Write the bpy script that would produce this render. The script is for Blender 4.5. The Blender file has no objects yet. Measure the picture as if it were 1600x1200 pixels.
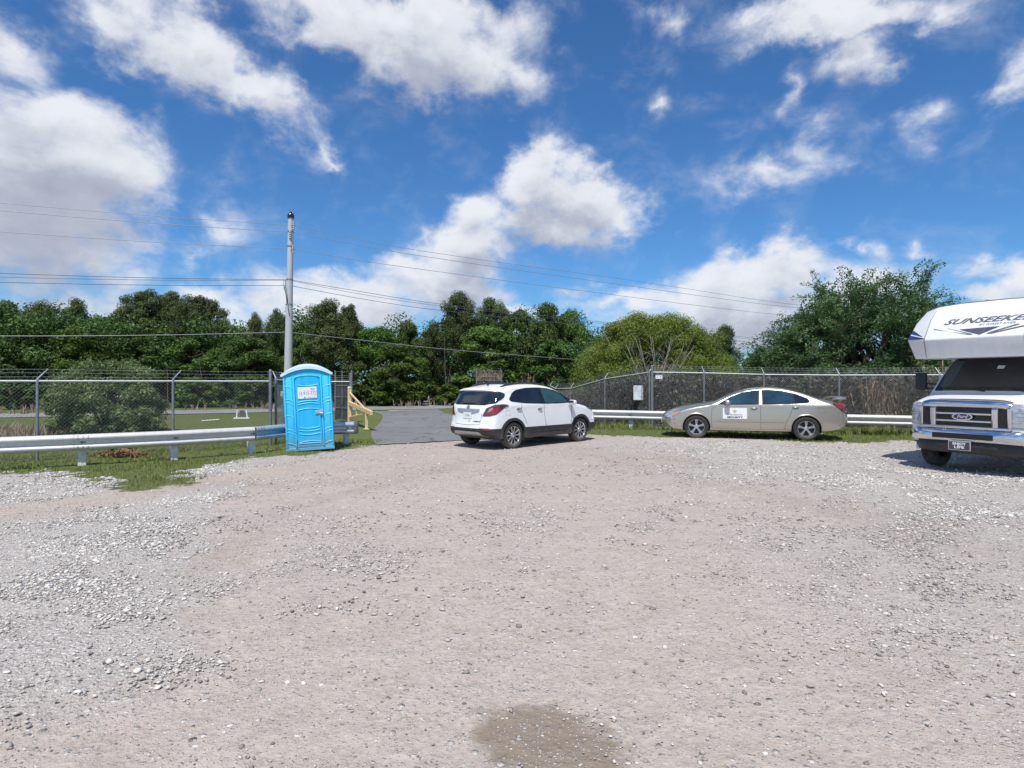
import bpy, bmesh, math, random
import numpy as np
from mathutils import Vector, Matrix, noise
from mathutils.bvhtree import BVHTree
from mathutils.geometry import delaunay_2d_cdt

R = math.radians
SC = bpy.context.scene
COL = SC.collection
FPX, CX, HY, CAMH = 950.0, 800.0, 597.0, 1.6      # focal length in px of a 1600 px wide frame, horizon row, eye height


def at(x, y, Y):
    """world point seen at photo pixel (x, y) at distance Y along the view"""
    return Vector(((x - CX) / FPX * Y, Y, CAMH + (HY - y) / FPX * Y))


def gp(x, y):
    Y = CAMH * FPX / (y - HY)
    return Vector(((x - CX) / FPX * Y, Y, 0))


def sstep(a, b, x):
    t = np.clip((x - a) / (b - a), 0, 1)
    return t * t * (3 - 2 * t)


def gz(x, y):
    """terrain height: flat lot that dips behind the right-hand fence"""
    d = -0.9 * sstep(22, 34, np.asarray(y, float)) * sstep(1.0, 3.2, np.asarray(x, float))
    return d


def gzf(x, y):
    return float(gz(x, y))


# ------------------------------------------------------------------ materials
def nodes(name):
    m = bpy.data.materials.new(name)
    m.use_nodes = True
    nt = m.node_tree
    return m, nt, nt.nodes['Principled BSDF']


def N(nt, typ, **kw):
    n = nt.nodes.new(typ)
    for k, v in kw.items():
        setattr(n, k, v)
    return n


def lk(nt, a, b):
    nt.links.new(a, b)


def ramp(nt, fac, stops, interp='LINEAR'):
    r = N(nt, 'ShaderNodeValToRGB')
    r.color_ramp.interpolation = interp
    el = r.color_ramp.elements
    while len(el) < len(stops):
        el.new(0.5)
    for e, (p, c) in zip(el, stops):
        e.position = p
        e.color = (c[0], c[1], c[2], 1)
    lk(nt, fac, r.inputs[0])
    return r.outputs[0]


def mixc(nt, fac, a, b, blend='MIX'):
    m = N(nt, 'ShaderNodeMix', data_type='RGBA', blend_type=blend)
    for s, v in ((m.inputs[0], fac), (m.inputs[6], a), (m.inputs[7], b)):
        if hasattr(v, 'links'):
            lk(nt, v, s)
        elif isinstance(v, (int, float)):
            s.default_value = v
        else:
            s.default_value = (v[0], v[1], v[2], 1)
    return m.outputs[2]


def mth(nt, op, a, b=None, c=None, clamp=False):
    m = N(nt, 'ShaderNodeMath', operation=op, use_clamp=clamp)
    for s, v in zip(m.inputs, (a, b, c)):
        if v is None:
            continue
        if hasattr(v, 'links'):
            lk(nt, v, s)
        else:
            s.default_value = v
    return m.outputs[0]


def noi(nt, vec, scale, detail=4, rough=0.55, dist=0.0):
    n = N(nt, 'ShaderNodeTexNoise')
    n.inputs['Scale'].default_value = scale
    n.inputs['Detail'].default_value = detail
    n.inputs['Roughness'].default_value = rough
    n.inputs['Distortion'].default_value = dist
    if vec is not None:
        lk(nt, vec, n.inputs['Vector'])
    return n.outputs[0]


def simple(name, col, rough=0.5, metal=0.0, coat=0.0, var=0.12, vscale=6.0, bump=0.0, bscale=60.0, spec=0.5, rvar=0.1):
    """a plain surface with a little uneven colour, gloss and relief"""
    m, nt, b = nodes(name)
    tc = N(nt, 'ShaderNodeTexCoord').outputs['Object']
    n1 = noi(nt, tc, vscale, 5, 0.6)
    lo = [c * (1 - var) for c in col]
    hi = [min(1, c * (1 + var)) for c in col]
    lk(nt, ramp(nt, n1, [(0.3, lo), (0.7, hi)]), b.inputs['Base Color'])
    n2 = noi(nt, tc, vscale * 3.1, 4, 0.6)
    lk(nt, mth(nt, 'ADD', mth(nt, 'MULTIPLY', mth(nt, 'SUBTRACT', n2, 0.5), rvar * 2), rough, clamp=True), b.inputs['Roughness'])
    b.inputs['Metallic'].default_value = metal
    b.inputs['Coat Weight'].default_value = coat
    b.inputs['Coat Roughness'].default_value = 0.04
    b.inputs['Specular IOR Level'].default_value = spec
    if bump:
        bp = N(nt, 'ShaderNodeBump')
        bp.inputs['Strength'].default_value = bump
        bp.inputs['Distance'].default_value = 0.02
        lk(nt, noi(nt, tc, bscale, 4), bp.inputs['Height'])
        lk(nt, bp.outputs[0], b.inputs['Normal'])
    return m


def foliage(name, dark, light, trans=0.3, rough=0.55, vs=0.6):
    m, nt, b = nodes(name)
    geo = N(nt, 'ShaderNodeNewGeometry')
    ri = geo.outputs['Random Per Island']
    oi = N(nt, 'ShaderNodeObjectInfo').outputs['Random']
    tc = N(nt, 'ShaderNodeTexCoord').outputs['Object']
    f = mth(nt, 'ADD', mth(nt, 'MULTIPLY', ri, 0.45), mth(nt, 'MULTIPLY', mth(nt, 'SUBTRACT', noi(nt, tc, vs, 3), 0.225), 1.0))
    c = ramp(nt, f, [(0.2, dark), (0.8, light)])
    h = N(nt, 'ShaderNodeHueSaturation')
    lk(nt, c, h.inputs['Color'])
    lk(nt, mth(nt, 'ADD', mth(nt, 'MULTIPLY', oi, 0.03), 0.485), h.inputs['Hue'])
    lk(nt, mth(nt, 'ADD', mth(nt, 'MULTIPLY', oi, 0.4), 0.8), h.inputs['Value'])
    lk(nt, h.outputs[0], b.inputs['Base Color'])
    b.inputs['Roughness'].default_value = rough
    b.inputs['Specular IOR Level'].default_value = 0.35
    tr = N(nt, 'ShaderNodeBsdfTranslucent')
    lk(nt, h.outputs[0], tr.inputs['Color'])
    mx = N(nt, 'ShaderNodeMixShader')
    mx.inputs[0].default_value = trans
    lk(nt, b.outputs[0], mx.inputs[1])
    lk(nt, tr.outputs[0], mx.inputs[2])
    lk(nt, mx.outputs[0], nt.nodes['Material Output'].inputs['Surface'])
    return m


def bark(name, col):
    return simple(name, col, 0.9, var=0.35, vscale=5, bump=0.6, bscale=18, spec=0.2)


def island(name, cols, rough=0.85, spec=0.3, bump=0.0):
    """each separate piece takes its own tone"""
    m, nt, b = nodes(name)
    ri = N(nt, 'ShaderNodeNewGeometry').outputs['Random Per Island']
    lk(nt, ramp(nt, ri, [(i / max(1, len(cols) - 1), c) for i, c in enumerate(cols)]), b.inputs['Base Color'])
    b.inputs['Roughness'].default_value = rough
    b.inputs['Specular IOR Level'].default_value = spec
    return m


M = {}
M['white_paint'] = simple('white_paint', (0.80, 0.81, 0.82), 0.32, coat=0.6, var=0.02, vscale=2, rvar=0.06)
M['rv_white'] = simple('rv_white', (0.72, 0.735, 0.74), 0.38, coat=0.3, var=0.04, vscale=1.5)
M['champagne'] = simple('champagne', (0.45, 0.42, 0.365), 0.30, metal=0.55, coat=0.7, var=0.03, vscale=2, rvar=0.05)
M['black_plastic'] = simple('black_plastic', (0.022, 0.023, 0.026), 0.55, var=0.2, bump=0.1)
M['gloss_black'] = simple('gloss_black', (0.012, 0.012, 0.014), 0.15, var=0.1)
M['glass'] = simple('glass', (0.010, 0.014, 0.020), 0.03, var=0.4, vscale=3, rvar=0.01, spec=1.0)
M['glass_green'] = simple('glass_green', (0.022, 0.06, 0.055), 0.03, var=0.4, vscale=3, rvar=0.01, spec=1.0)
M['glass_blue'] = simple('glass_blue', (0.02, 0.045, 0.066), 0.03, var=0.5, vscale=3, rvar=0.01, spec=1.0)
M['tyre'] = simple('tyre', (0.022, 0.021, 0.021), 0.8, var=0.3, bump=0.2, bscale=90)
M['alloy'] = simple('alloy', (0.62, 0.62, 0.64), 0.28, metal=0.85, var=0.06)
M['alloy_dark'] = simple('alloy_dark', (0.03, 0.03, 0.033), 0.5, metal=0.3)
M['chrome'] = simple('chrome', (0.72, 0.73, 0.76), 0.09, metal=1.0, var=0.04, rvar=0.03)
M['silver'] = simple('silver', (0.5, 0.51, 0.53), 0.4, metal=0.6, var=0.05)
M['red_lens'] = simple('red_lens', (0.28, 0.012, 0.02), 0.12, coat=0.8, var=0.3, vscale=9)
M['smoke_lens'] = simple('smoke_lens', (0.10, 0.03, 0.04), 0.12, coat=0.8, var=0.3)
M['clear_lens'] = simple('clear_lens', (0.36, 0.375, 0.40), 0.12, metal=0.3, coat=0.8, var=0.45, vscale=16)
M['amber_lens'] = simple('amber_lens', (0.62, 0.2, 0.09), 0.15, coat=0.8, var=0.2)
M['galv'] = simple('galv', (0.62, 0.62, 0.62), 0.45, metal=0.15, var=0.12, vscale=4, bump=0.05)
M['galv_blue'] = simple('galv_blue', (0.52, 0.56, 0.62), 0.4, metal=0.5, var=0.15, vscale=4)  # bluer galvanised tone, used on the last rail section
M['galv_dark'] = simple('galv_dark', (0.25, 0.27, 0.285), 0.5, metal=0.5, var=0.2, vscale=5)
M['wire_metal'] = simple('wire_metal', (0.24, 0.26, 0.27), 0.55, metal=0.4, var=0.15)
M['wire_dark'] = simple('wire_dark', (0.30, 0.30, 0.29), 0.6, metal=0.3, var=0.2)
M['cable'] = simple('cable', (0.09, 0.10, 0.12), 0.6)
M['cable_light'] = simple('cable_light', (0.30, 0.32, 0.34), 0.5, metal=0.4)
M['post_wood'] = simple('post_wood', (0.66, 0.65, 0.62), 0.85, var=0.2, vscale=8, bump=0.3)
M['concrete_pole'] = simple('concrete_pole', (0.46, 0.475, 0.49), 0.7, var=0.08, vscale=2.5, bump=0.1)


def weathered(name, col, fade, dust, amt=1.0, metal=0.0, coat=0.0, rough=.32, top=.45):
    """moulded plastic that has sun-faded in streaks, scuffed, and caught dust near the ground"""
    m, nt, b = nodes(name)
    tc = N(nt, 'ShaderNodeTexCoord').outputs['Object']
    mp = N(nt, 'ShaderNodeMapping')
    mp.inputs['Scale'].default_value = (9, 9, .9)
    lk(nt, tc, mp.inputs['Vector'])
    st = noi(nt, mp.outputs[0], 1.2, 6, .65)
    c = mixc(nt, ramp(nt, st, [(.42, (0, 0, 0)), (.75, (.55 * amt,) * 3)]), col, fade)
    sc = noi(nt, tc, 34, 5, .75)
    c = mixc(nt, ramp(nt, sc, [(.64, (0, 0, 0)), (.72, (.35 * amt,) * 3)]), c, fade)
    sp = N(nt, 'ShaderNodeSeparateXYZ')
    lk(nt, tc, sp.inputs[0])
    h = N(nt, 'ShaderNodeMapRange', interpolation_type='SMOOTHSTEP')
    lk(nt, mth(nt, 'ADD', sp.outputs[2], mth(nt, 'MULTIPLY', mth(nt, 'SUBTRACT', noi(nt, tc, 11, 5, .7), .5), .5)), h.inputs['Value'])
    h.inputs['From Min'].default_value, h.inputs['From Max'].default_value = .05, top
    h.inputs['To Min'].default_value, h.inputs['To Max'].default_value = .6, 0
    c = mixc(nt, h.outputs[0], c, dust)
    lk(nt, c, b.inputs['Base Color'])
    lk(nt, mth(nt, 'ADD', rough, mth(nt, 'MULTIPLY', st, .25 * amt)), b.inputs['Roughness'])
    b.inputs['Metallic'].default_value = metal
    b.inputs['Coat Weight'].default_value = coat
    b.inputs['Coat Roughness'].default_value = .04
    return m


M['white_paint'] = weathered('white_paint', (0.80, 0.81, 0.82), (0.74, 0.74, 0.73), (0.60, 0.56, 0.51), .5, 0, .6, .28, .75)
M['rv_white'] = weathered('rv_white', (0.74, 0.75, 0.755), (0.60, 0.60, 0.59), (0.60, 0.56, 0.51), .9, 0, .3, .34, .8)
M['champagne'] = weathered('champagne', (0.52, 0.485, 0.42), (0.48, 0.45, 0.395), (0.46, 0.42, 0.37), .4, .75, .8, .27, .55)
M['black_plastic'] = weathered('black_plastic', (0.022, 0.023, 0.026), (0.05, 0.05, 0.052), (0.17, 0.15, 0.13), .8, 0, 0, .5, .55)
M['tyre'] = weathered('tyre', (0.022, 0.021, 0.021), (0.05, 0.046, 0.042), (0.16, 0.14, 0.12), 1, 0, 0, .75, .30)


M['potty_blue'] = weathered('potty_blue', (0.006, 0.44, 0.80), (0.07, 0.54, 0.82), (0.22, 0.33, 0.38))
M['potty_rib'] = weathered('potty_rib', (0.04, 0.55, 0.88), (0.14, 0.64, 0.90), (0.25, 0.36, 0.42))
M['potty_roof'] = simple('potty_roof', (0.58, 0.74, 0.80), 0.45, var=0.08, vscale=3)
M['sign_white'] = simple('sign_white', (0.74, 0.76, 0.76), 0.5, var=0.05, vscale=20)
M['paper'] = simple('paper', (0.66, 0.70, 0.76), 0.6, var=0.1, vscale=9)
M['ink'] = simple('ink', (0.05, 0.055, 0.06), 0.6)
M['ink_grey'] = simple('ink_grey', (0.22, 0.24, 0.26), 0.6)
M['decal_grey'] = simple('decal_grey', (0.11, 0.12, 0.15), 0.4, var=0.1)
M['decal_navy'] = simple('decal_navy', (0.022, 0.035, 0.13), 0.35, var=0.3, vscale=5)
M['emblem_blue'] = simple('emblem_blue', (0.012, 0.02, 0.09), 0.2, coat=0.8)
M['gold'] = simple('gold', (0.55, 0.42, 0.12), 0.5)
M['yellow_paint'] = simple('yellow_paint', (0.72, 0.55, 0.29), 0.55, var=0.15, vscale=7, bump=0.1)
M['screen_cloth'] = simple('screen_cloth', (0.045, 0.047, 0.05), 0.85, var=0.25, vscale=4)
M['green_screen'] = simple('green_screen', (0.05, 0.085, 0.075), 0.8, var=0.25, vscale=4)
M['seam'] = simple('seam', (0.03, 0.03, 0.03), 0.7)
M['bolt'] = simple('bolt', (0.16, 0.16, 0.17), 0.5, metal=0.7)
M['stone'] = island('stone', [(0.17, 0.155, 0.14), (0.36, 0.325, 0.29), (0.45, 0.41, 0.37), (0.54, 0.50, 0.46), (0.68, 0.655, 0.62)], 0.9)
M['stone_white'] = island('stone_white', [(0.20, 0.185, 0.165), (0.42, 0.39, 0.35), (0.53, 0.495, 0.45), (0.62, 0.59, 0.545), (0.76, 0.735, 0.695)], 0.9)
M['blade'] = island('blade', [(0.085, 0.12, 0.025), (0.14, 0.185, 0.04), (0.19, 0.23, 0.055), (0.32, 0.31, 0.12)], 0.6)
M['dry_blade'] = island('dry_blade', [(0.20, 0.14, 0.09), (0.34, 0.25, 0.17), (0.48, 0.37, 0.28)], 0.8)
M['dead_vine'] = island('dead_vine', [(0.026, 0.024, 0.022), (0.062, 0.056, 0.051), (0.105, 0.096, 0.088), (0.24, 0.22, 0.195)], 0.9)
M['dead_leaf'] = island('dead_leaf', [(0.05, 0.03, 0.016), (0.15, 0.08, 0.04), (0.32, 0.19, 0.11)], 0.8)
M['reed'] = island('reed', [(0.18, 0.12, 0.08), (0.34, 0.24, 0.165), (0.56, 0.44, 0.33)], 0.85)
M['leaf_oak'] = foliage('leaf_oak', (0.036, 0.078, 0.016), (0.115, 0.19, 0.04), vs=5)
M['leaf_oak_b'] = foliage('leaf_oak_b', (0.045, 0.09, 0.016), (0.145, 0.225, 0.045), vs=5)
M['leaf_pine'] = foliage('leaf_pine', (0.04, 0.072, 0.02), (0.125, 0.17, 0.052), trans=0.25, vs=5)
M['leaf_pine_brown'] = foliage('leaf_pine_brown', (0.05, 0.072, 0.02), (0.15, 0.175, 0.056), trans=0.25, vs=5)
M['leaf_lime'] = foliage('leaf_lime', (0.11, 0.19, 0.025), (0.36, 0.48, 0.105), trans=0.42)
M['leaf_spring'] = foliage('leaf_spring', (0.04, 0.095, 0.013), (0.145, 0.235, 0.04), trans=0.35, vs=5)
M['leaf_blue'] = foliage('leaf_blue', (0.04, 0.088, 0.03), (0.135, 0.225, 0.075), trans=0.35)
M['leaf_grey'] = foliage('leaf_grey', (0.085, 0.15, 0.05), (0.27, 0.38, 0.15), trans=0.3)
M['leaf_wood'] = foliage('leaf_wood', (0.038, 0.075, 0.018), (0.105, 0.17, 0.042), trans=0.3, vs=0.3)
M['bark'] = bark('bark', (0.13, 0.105, 0.085))
M['bark_pine'] = bark('bark_pine', (0.15, 0.11, 0.085))
M['bark_pale'] = bark('bark_pale', (0.33, 0.30, 0.255))
M['decal_slate'] = simple('decal_slate', (0.075, 0.08, 0.125), 0.4, var=0.25, vscale=5)


M['rail'] = weathered('rail', (0.60, 0.60, 0.59), (0.44, 0.41, 0.375), (0.40, 0.36, 0.31), 1.0, .15, 0, .4, .36)


# ------------------------------------------------------------------ mesh helpers
def link(o, parent=None):
    COL.objects.link(o)
    if parent is not None:
        o.parent = parent
    return o


def mesh_np(name, V, F, mat, parent=None, smooth=False):
    """V (n,3), F (m,k) numpy arrays -> one linked mesh object"""
    me = bpy.data.meshes.new(name)
    V = np.asarray(V, np.float32)
    F = np.asarray(F, np.int32)
    me.vertices.add(len(V))
    me.vertices.foreach_set('co', V.ravel())
    k = F.shape[1]
    me.loops.add(F.size)
    me.loops.foreach_set('vertex_index', F.ravel())
    me.polygons.add(len(F))
    me.polygons.foreach_set('loop_start', np.arange(0, F.size, k, dtype=np.int32))
    me.polygons.foreach_set('loop_total', np.full(len(F), k, np.int32))
    if smooth:
        me.polygons.foreach_set('use_smooth', np.ones(len(F), bool))
    me.update(calc_edges=True)
    me.validate()
    me.materials.append(mat)
    return link(bpy.data.objects.new(name, me), parent)


class MB:
    """collects shapes and links them as ONE mesh object"""

    def __init__(self):
        self.v = []
        self.f = []

    def add(self, vs, fs):
        b = len(self.v)
        self.v += [Vector(p) for p in vs]
        self.f += [tuple(i + b for i in f) for f in fs]
        return self

    def box(self, c, s, rot=None, bev=0.0):
        bm = bmesh.new()
        bmesh.ops.create_cube(bm, size=1)
        for v in bm.verts:
            v.co = Vector((v.co.x * s[0], v.co.y * s[1], v.co.z * s[2]))
        if bev:
            bmesh.ops.bevel(bm, geom=bm.edges[:], offset=bev, segments=2, affect='EDGES', profile=0.5)
        mt = Matrix.Translation(Vector(c)) @ (rot.to_4x4() if rot is not None else Matrix())
        self.bm(bm, mt)
        return self

    def bm(self, bm, mt=Matrix()):
        bm.verts.ensure_lookup_table()
        bm.verts.index_update()
        self.add([mt @ v.co for v in bm.verts], [[v.index for v in f.verts] for f in bm.faces])
        bm.free()
        return self

    def prism(self, pts, a, b):
        """polygon pts of 3-D points pushed from offset vector a to b"""
        n = len(pts)
        a, b = Vector(a), Vector(b)
        vs = [Vector(p) + a for p in pts] + [Vector(p) + b for p in pts]
        fs = [list(range(n - 1, -1, -1)), list(range(n, 2 * n))]
        fs += [(i, (i + 1) % n, n + (i + 1) % n, n + i) for i in range(n)]
        return self.add(vs, fs)

    def tube(self, path, r, n=8, cap=True):
        path = [Vector(p) for p in path]
        rs = r if isinstance(r, (list, tuple)) else [r] * len(path)
        vs, fs = [], []
        prev = None
        for i, p in enumerate(path):
            d = (path[min(i + 1, len(path) - 1)] - path[max(i - 1, 0)]).normalized()
            if prev is None:
                u = d.cross(Vector((0, 0, 1)) if abs(d.z) < 0.9 else Vector((1, 0, 0))).normalized()
            else:
                u = (prev - d * prev.dot(d)).normalized()
            prev = u
            w = d.cross(u)
            for k in range(n):
                a = 2 * math.pi * k / n
                vs.append(p + (u * math.cos(a) + w * math.sin(a)) * rs[i])
        for i in range(len(path) - 1):
            for k in range(n):
                a, b = i * n + k, i * n + (k + 1) % n
                fs.append((a, b, b + n, a + n))
        if cap:
            fs.append(list(range(n))[::-1])
            fs.append(list(range((len(path) - 1) * n, len(path) * n)))
        return self.add(vs, fs)

    def lathe(self, prof, n=32, mt=Matrix(), close=False):
        """prof: (radius, along y); spun round the y axis"""
        vs, fs = [], []
        m = len(prof)
        for k in range(n):
            a = 2 * math.pi * k / n
            for r, y in prof:
                vs.append(mt @ Vector((r * math.cos(a), y, r * math.sin(a))))
        for k in range(n):
            k2 = (k + 1) % n
            for j in range(m if close else m - 1):
                j2 = (j + 1) % m
                fs.append((k * m + j, k * m + j2, k2 * m + j2, k2 * m + j))
        return self.add(vs, fs)

    def build(self, name, mat, parent=None, smooth=False, sharp=None, bevel=0.0):
        me = bpy.data.meshes.new(name)
        me.from_pydata([tuple(v) for v in self.v], [], [tuple(f) for f in self.f])
        me.validate()
        bm = bmesh.new()
        bm.from_mesh(me)
        bmesh.ops.recalc_face_normals(bm, faces=bm.faces[:])
        bm.to_mesh(me)
        bm.free()
        if smooth:
            me.polygons.foreach_set('use_smooth', np.ones(len(me.polygons), bool))
            if sharp:
                me.set_sharp_from_angle(angle=R(sharp))
        me.materials.append(mat)
        o = link(bpy.data.objects.new(name, me), parent)
        if bevel:
            md = o.modifiers.new('edge', 'BEVEL')
            md.width = bevel
            md.segments = 2
            md.limit_method = 'ANGLE'
        return o


def tag(o, label=None, cat=None, group=None, kind=None):
    if label:
        o['label'] = label
    if cat:
        o['category'] = cat
    if group:
        o['group'] = group
    if kind:
        o['kind'] = kind
    return o


def empty(name, loc=(0, 0, 0), rz=0.0, label=None, cat=None, group=None):
    o = bpy.data.objects.new(name, None)
    o.empty_display_size = 0.2
    o.location = loc
    o.rotation_euler = (0, 0, rz)
    COL.objects.link(o)
    return tag(o, label, cat, group)


def catmull(pts, n):
    """n points evenly spread by arc length over a smooth curve through pts (tuples)"""
    P = np.array(pts, float)
    P = np.vstack([2 * P[0] - P[1], P, 2 * P[-1] - P[-2]])
    out = []
    for i in range(1, len(P) - 2):
        p0, p1, p2, p3 = P[i - 1], P[i], P[i + 1], P[i + 2]
        # centripetal-ish: limit tangents by the shorter neighbour
        d1 = np.linalg.norm(p2 - p1)
        m1 = (p2 - p0) / (np.linalg.norm(p2 - p1) + np.linalg.norm(p1 - p0)) * d1
        m2 = (p3 - p1) / (np.linalg.norm(p3 - p2) + np.linalg.norm(p2 - p1)) * d1
        for t in np.linspace(0, 1, 24, endpoint=False):
            out.append((2 * t**3 - 3 * t**2 + 1) * p1 + (t**3 - 2 * t**2 + t) * m1 + (-2 * t**3 + 3 * t**2) * p2 + (t**3 - t**2) * m2)
    out.append(P[-2])
    out = np.array(out)
    s = np.concatenate([[0], np.cumsum(np.linalg.norm(np.diff(out, axis=0), axis=1))])
    q = np.linspace(0, s[-1], n)
    return np.stack([np.interp(q, s, out[:, k]) for k in range(out.shape[1])], 1)


def rounded(pts, r, n=5):
    """2-D polygon with its corners rounded off (r: number or list)"""
    out = []
    m = len(pts)
    for i in range(m):
        p = Vector(pts[i])
        a = Vector(pts[i - 1]) - p
        b = Vector(pts[(i + 1) % m]) - p
        ri = r[i] if isinstance(r, (list, tuple)) else r
        q = min(ri, a.length * 0.49, b.length * 0.49)
        if q < 1e-4:
            out.append(tuple(p))
            continue
        A, B = p + a.normalized() * q, p + b.normalized() * q
        for k in range(n + 1):
            t = k / n
            out.append(tuple(A * (1 - t) ** 2 + p * 2 * t * (1 - t) + B * t * t))
    return out


def text_mesh(txt, size, bold=0.0, shear=0.0, spacing=1.0):
    """lettering as flat triangles in x (right) and y (up), centred: (verts, faces, width)"""
    cu = bpy.data.curves.new('lettering', 'FONT')
    cu.body = txt
    cu.size = size
    cu.offset = bold
    cu.shear = shear
    cu.space_character = spacing
    cu.align_x = 'CENTER'
    cu.align_y = 'CENTER'
    cu.resolution_u = 3
    o = bpy.data.objects.new('lettering', cu)
    COL.objects.link(o)
    bpy.context.view_layer.update()
    me = bpy.data.meshes.new_from_object(o.evaluated_get(bpy.context.evaluated_depsgraph_get()))
    V = [v.co.copy() for v in me.vertices]
    F = [tuple(p.vertices) for p in me.polygons]
    bpy.data.objects.remove(o)
    bpy.data.curves.remove(cu)
    bpy.data.meshes.remove(me)
    w = (max(v.x for v in V) - min(v.x for v in V)) if V else 0
    return V, F, w


def put_text(mb, txt, size, o, ux, uy, width=None, **kw):
    """lettering laid at o with right = ux and up = uy; squeezed to width if given"""
    V, F, w = text_mesh(txt, size, **kw)
    k = width / w if width else 1.0
    o, ux, uy = Vector(o), Vector(ux).normalized(), Vector(uy).normalized()
    mb.add([o + ux * v.x * k + uy * v.y for v in V], F)
    return mb

# ------------------------------------------------------------------ vehicles
class Body:
    """car body skin grown from its side silhouette. x forward, y left, z up, metres"""

    def __init__(self, sil, wid, rad, p, zbot, belt, tumble, axles=(), ra=0.36, N_=150, J=10, K=26):
        self.wid, self.belt, self.tumble = wid, belt, tumble
        T = catmull([(x, z) for x, z in sil], N_)
        # inward normals, then smoothed inner line
        d = np.gradient(T, axis=0)
        d /= np.linalg.norm(d, axis=1)[:, None]
        nrm = np.stack([d[:, 1], -d[:, 0]], 1)          # front -> over the top -> rear: inward
        cen = np.array([0.0, 0.6])
        if ((cen - T) * nrm).sum(1).mean() < 0:
            nrm = -nrm
        rr = np.interp(np.linspace(0, 1, N_), np.linspace(0, 1, len(rad)), rad)
        Q = T + nrm * rr[:, None]
        for _ in range(14):
            Q[1:-1] = 0.25 * Q[:-2] + 0.5 * Q[1:-1] + 0.25 * Q[2:]
        xf, xr = T[:, 0].max(), T[:, 0].min()
        k = np.clip((T[:, 1] - .52) / .25, 0, 1)             # bumpers: keep each rib level
        Q[:, 1] = T[:, 1] * (1 - k) + Q[:, 1] * k
        bx = Q[:, 0].copy()
        bx = np.minimum.accumulate(bx)                       # sill points follow the ribs, front to rear
        vs, idx = [], np.zeros((N_, J + K + 1), int)
        for i in range(N_):
            w = self.w(Q[i][0], Q[i][1])
            for j in range(J):
                a = j / J * math.pi / 2
                y = w * math.sin(a) ** (2 / p)
                dd = 1 - math.cos(a) ** (2 / p) if j else 0
                P = T[i] + (Q[i] - T[i]) * dd
                idx[i, j] = len(vs)
                vs.append((P[0], y, P[1]))
            B = np.array([bx[i], zbot(bx[i]) if callable(zbot) else zbot])
            for k in range(K + 1):
                P = Q[i] + (B - Q[i]) * (k / K)
                idx[i, J + k] = len(vs)
                vs.append((P[0], self.w(P[0], P[1]), P[1]))
        fs = []
        for i in range(N_ - 1):
            for j in range(J + K):
                fs.append((idx[i, j], idx[i, j + 1], idx[i + 1, j + 1], idx[i + 1, j]))
        n0 = len(vs)
        fl = [(idx[i, J + K], idx[i + 1, J + K], n0 + idx[i + 1, J + K], n0 + idx[i, J + K]) for i in range(N_ - 1)]
        V = [Vector(v) for v in vs] + [Vector((v[0], -v[1], v[2])) for v in vs]
        F = fs + [tuple(n0 + q for q in f[::-1]) for f in fs] + fl
        self.bm = bmesh.new()
        bv = [self.bm.verts.new(v) for v in V]
        for f in F:
            try:
                self.bm.faces.new([bv[q] for q in f])
            except ValueError:
                pass
        bmesh.ops.remove_doubles(self.bm, verts=self.bm.verts[:], dist=0.0008)
        bmesh.ops.recalc_face_normals(self.bm, faces=self.bm.faces[:])
        self.bvh = BVHTree.FromBMesh(self.bm)
        for ax, az in axles:                              # open the wheel arches
            kill = [f for f in self.bm.faces if abs(f.calc_center_median().y) > 0.35 and
                    (f.calc_center_median().x - ax) ** 2 + (f.calc_center_median().z - az) ** 2 < ra * ra]
            bmesh.ops.delete(self.bm, geom=kill, context='FACES')
            for v in self.bm.verts:
                q = Vector((v.co.x - ax, v.co.z - az))
                if abs(v.co.y) > 0.35 and ra - 0.05 < q.length < ra + 0.035 and v.is_boundary:
                    q = q.normalized() * ra
                    v.co.x, v.co.z = ax + q.x, az + q.y

    def w(self, x, z):
        w = self.wid(x)
        b = self.belt
        if z > b:
            return w - (z - b) * self.tumble
        if z < 0.55:
            return w - 0.10 * ((0.55 - z) / 0.4) ** 2 * 0.6
        return w - 0.012 * ((z - 0.55) / (b - 0.55)) ** 2

    def split(self, z):
        """cut the skin at height z; returns (upper, lower) meshes"""
        out = []
        for keep in (1, -1):
            b = self.bm.copy()
            bmesh.ops.bisect_plane(b, geom=b.verts[:] + b.edges[:] + b.faces[:], plane_co=(0, 0, z), plane_no=(0, 0, keep),
                                   clear_inner=True)
            out.append(b)
        return out

    def cast(self, p, d):
        hit = self.bvh.ray_cast(Vector(p) - Vector(d) * 4, Vector(d), 9)
        if hit[0] is None:
            hit = self.bvh.find_nearest(Vector(p))
        n = hit[1]
        if n.dot(Vector(d)) > 0:
            n = -n
        return hit[0], n

    def patch(self, mb, pts, d, off=0.004, res=0.05, r=0.0, smooth=0):
        """lay a shape (rough 3-D outline) on the skin as seen along d"""
        d = Vector(d).normalized()
        up = Vector((0, 0, 1)) if abs(d.z) < 0.9 else Vector((1, 0, 0))
        u = up.cross(d).normalized()
        v = d.cross(u).normalized()
        P = [(Vector(p).dot(u), Vector(p).dot(v)) for p in pts]
        if smooth:
            P = [tuple(q) for q in catmull(P + [P[0]], smooth)[:-1]]
        elif r:
            P = rounded(P, r)
        D = []
        for i in range(len(P)):
            a, b = Vector(P[i]), Vector(P[(i + 1) % len(P)])
            n = max(1, int((b - a).length / res))
            D += [a.lerp(b, k / n) for k in range(n)]
        ne = len(D)
        xs, ys = [q.x for q in D], [q.y for q in D]
        g = []
        nx, ny = int((max(xs) - min(xs)) / res), int((max(ys) - min(ys)) / res)
        for i in range(1, nx + 1):
            for j in range(1, ny + 1):
                g.append(Vector((min(xs) + i * res - res * 0.37 + (j % 2) * res * 0.3, min(ys) + j * res - res * 0.41)))
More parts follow.
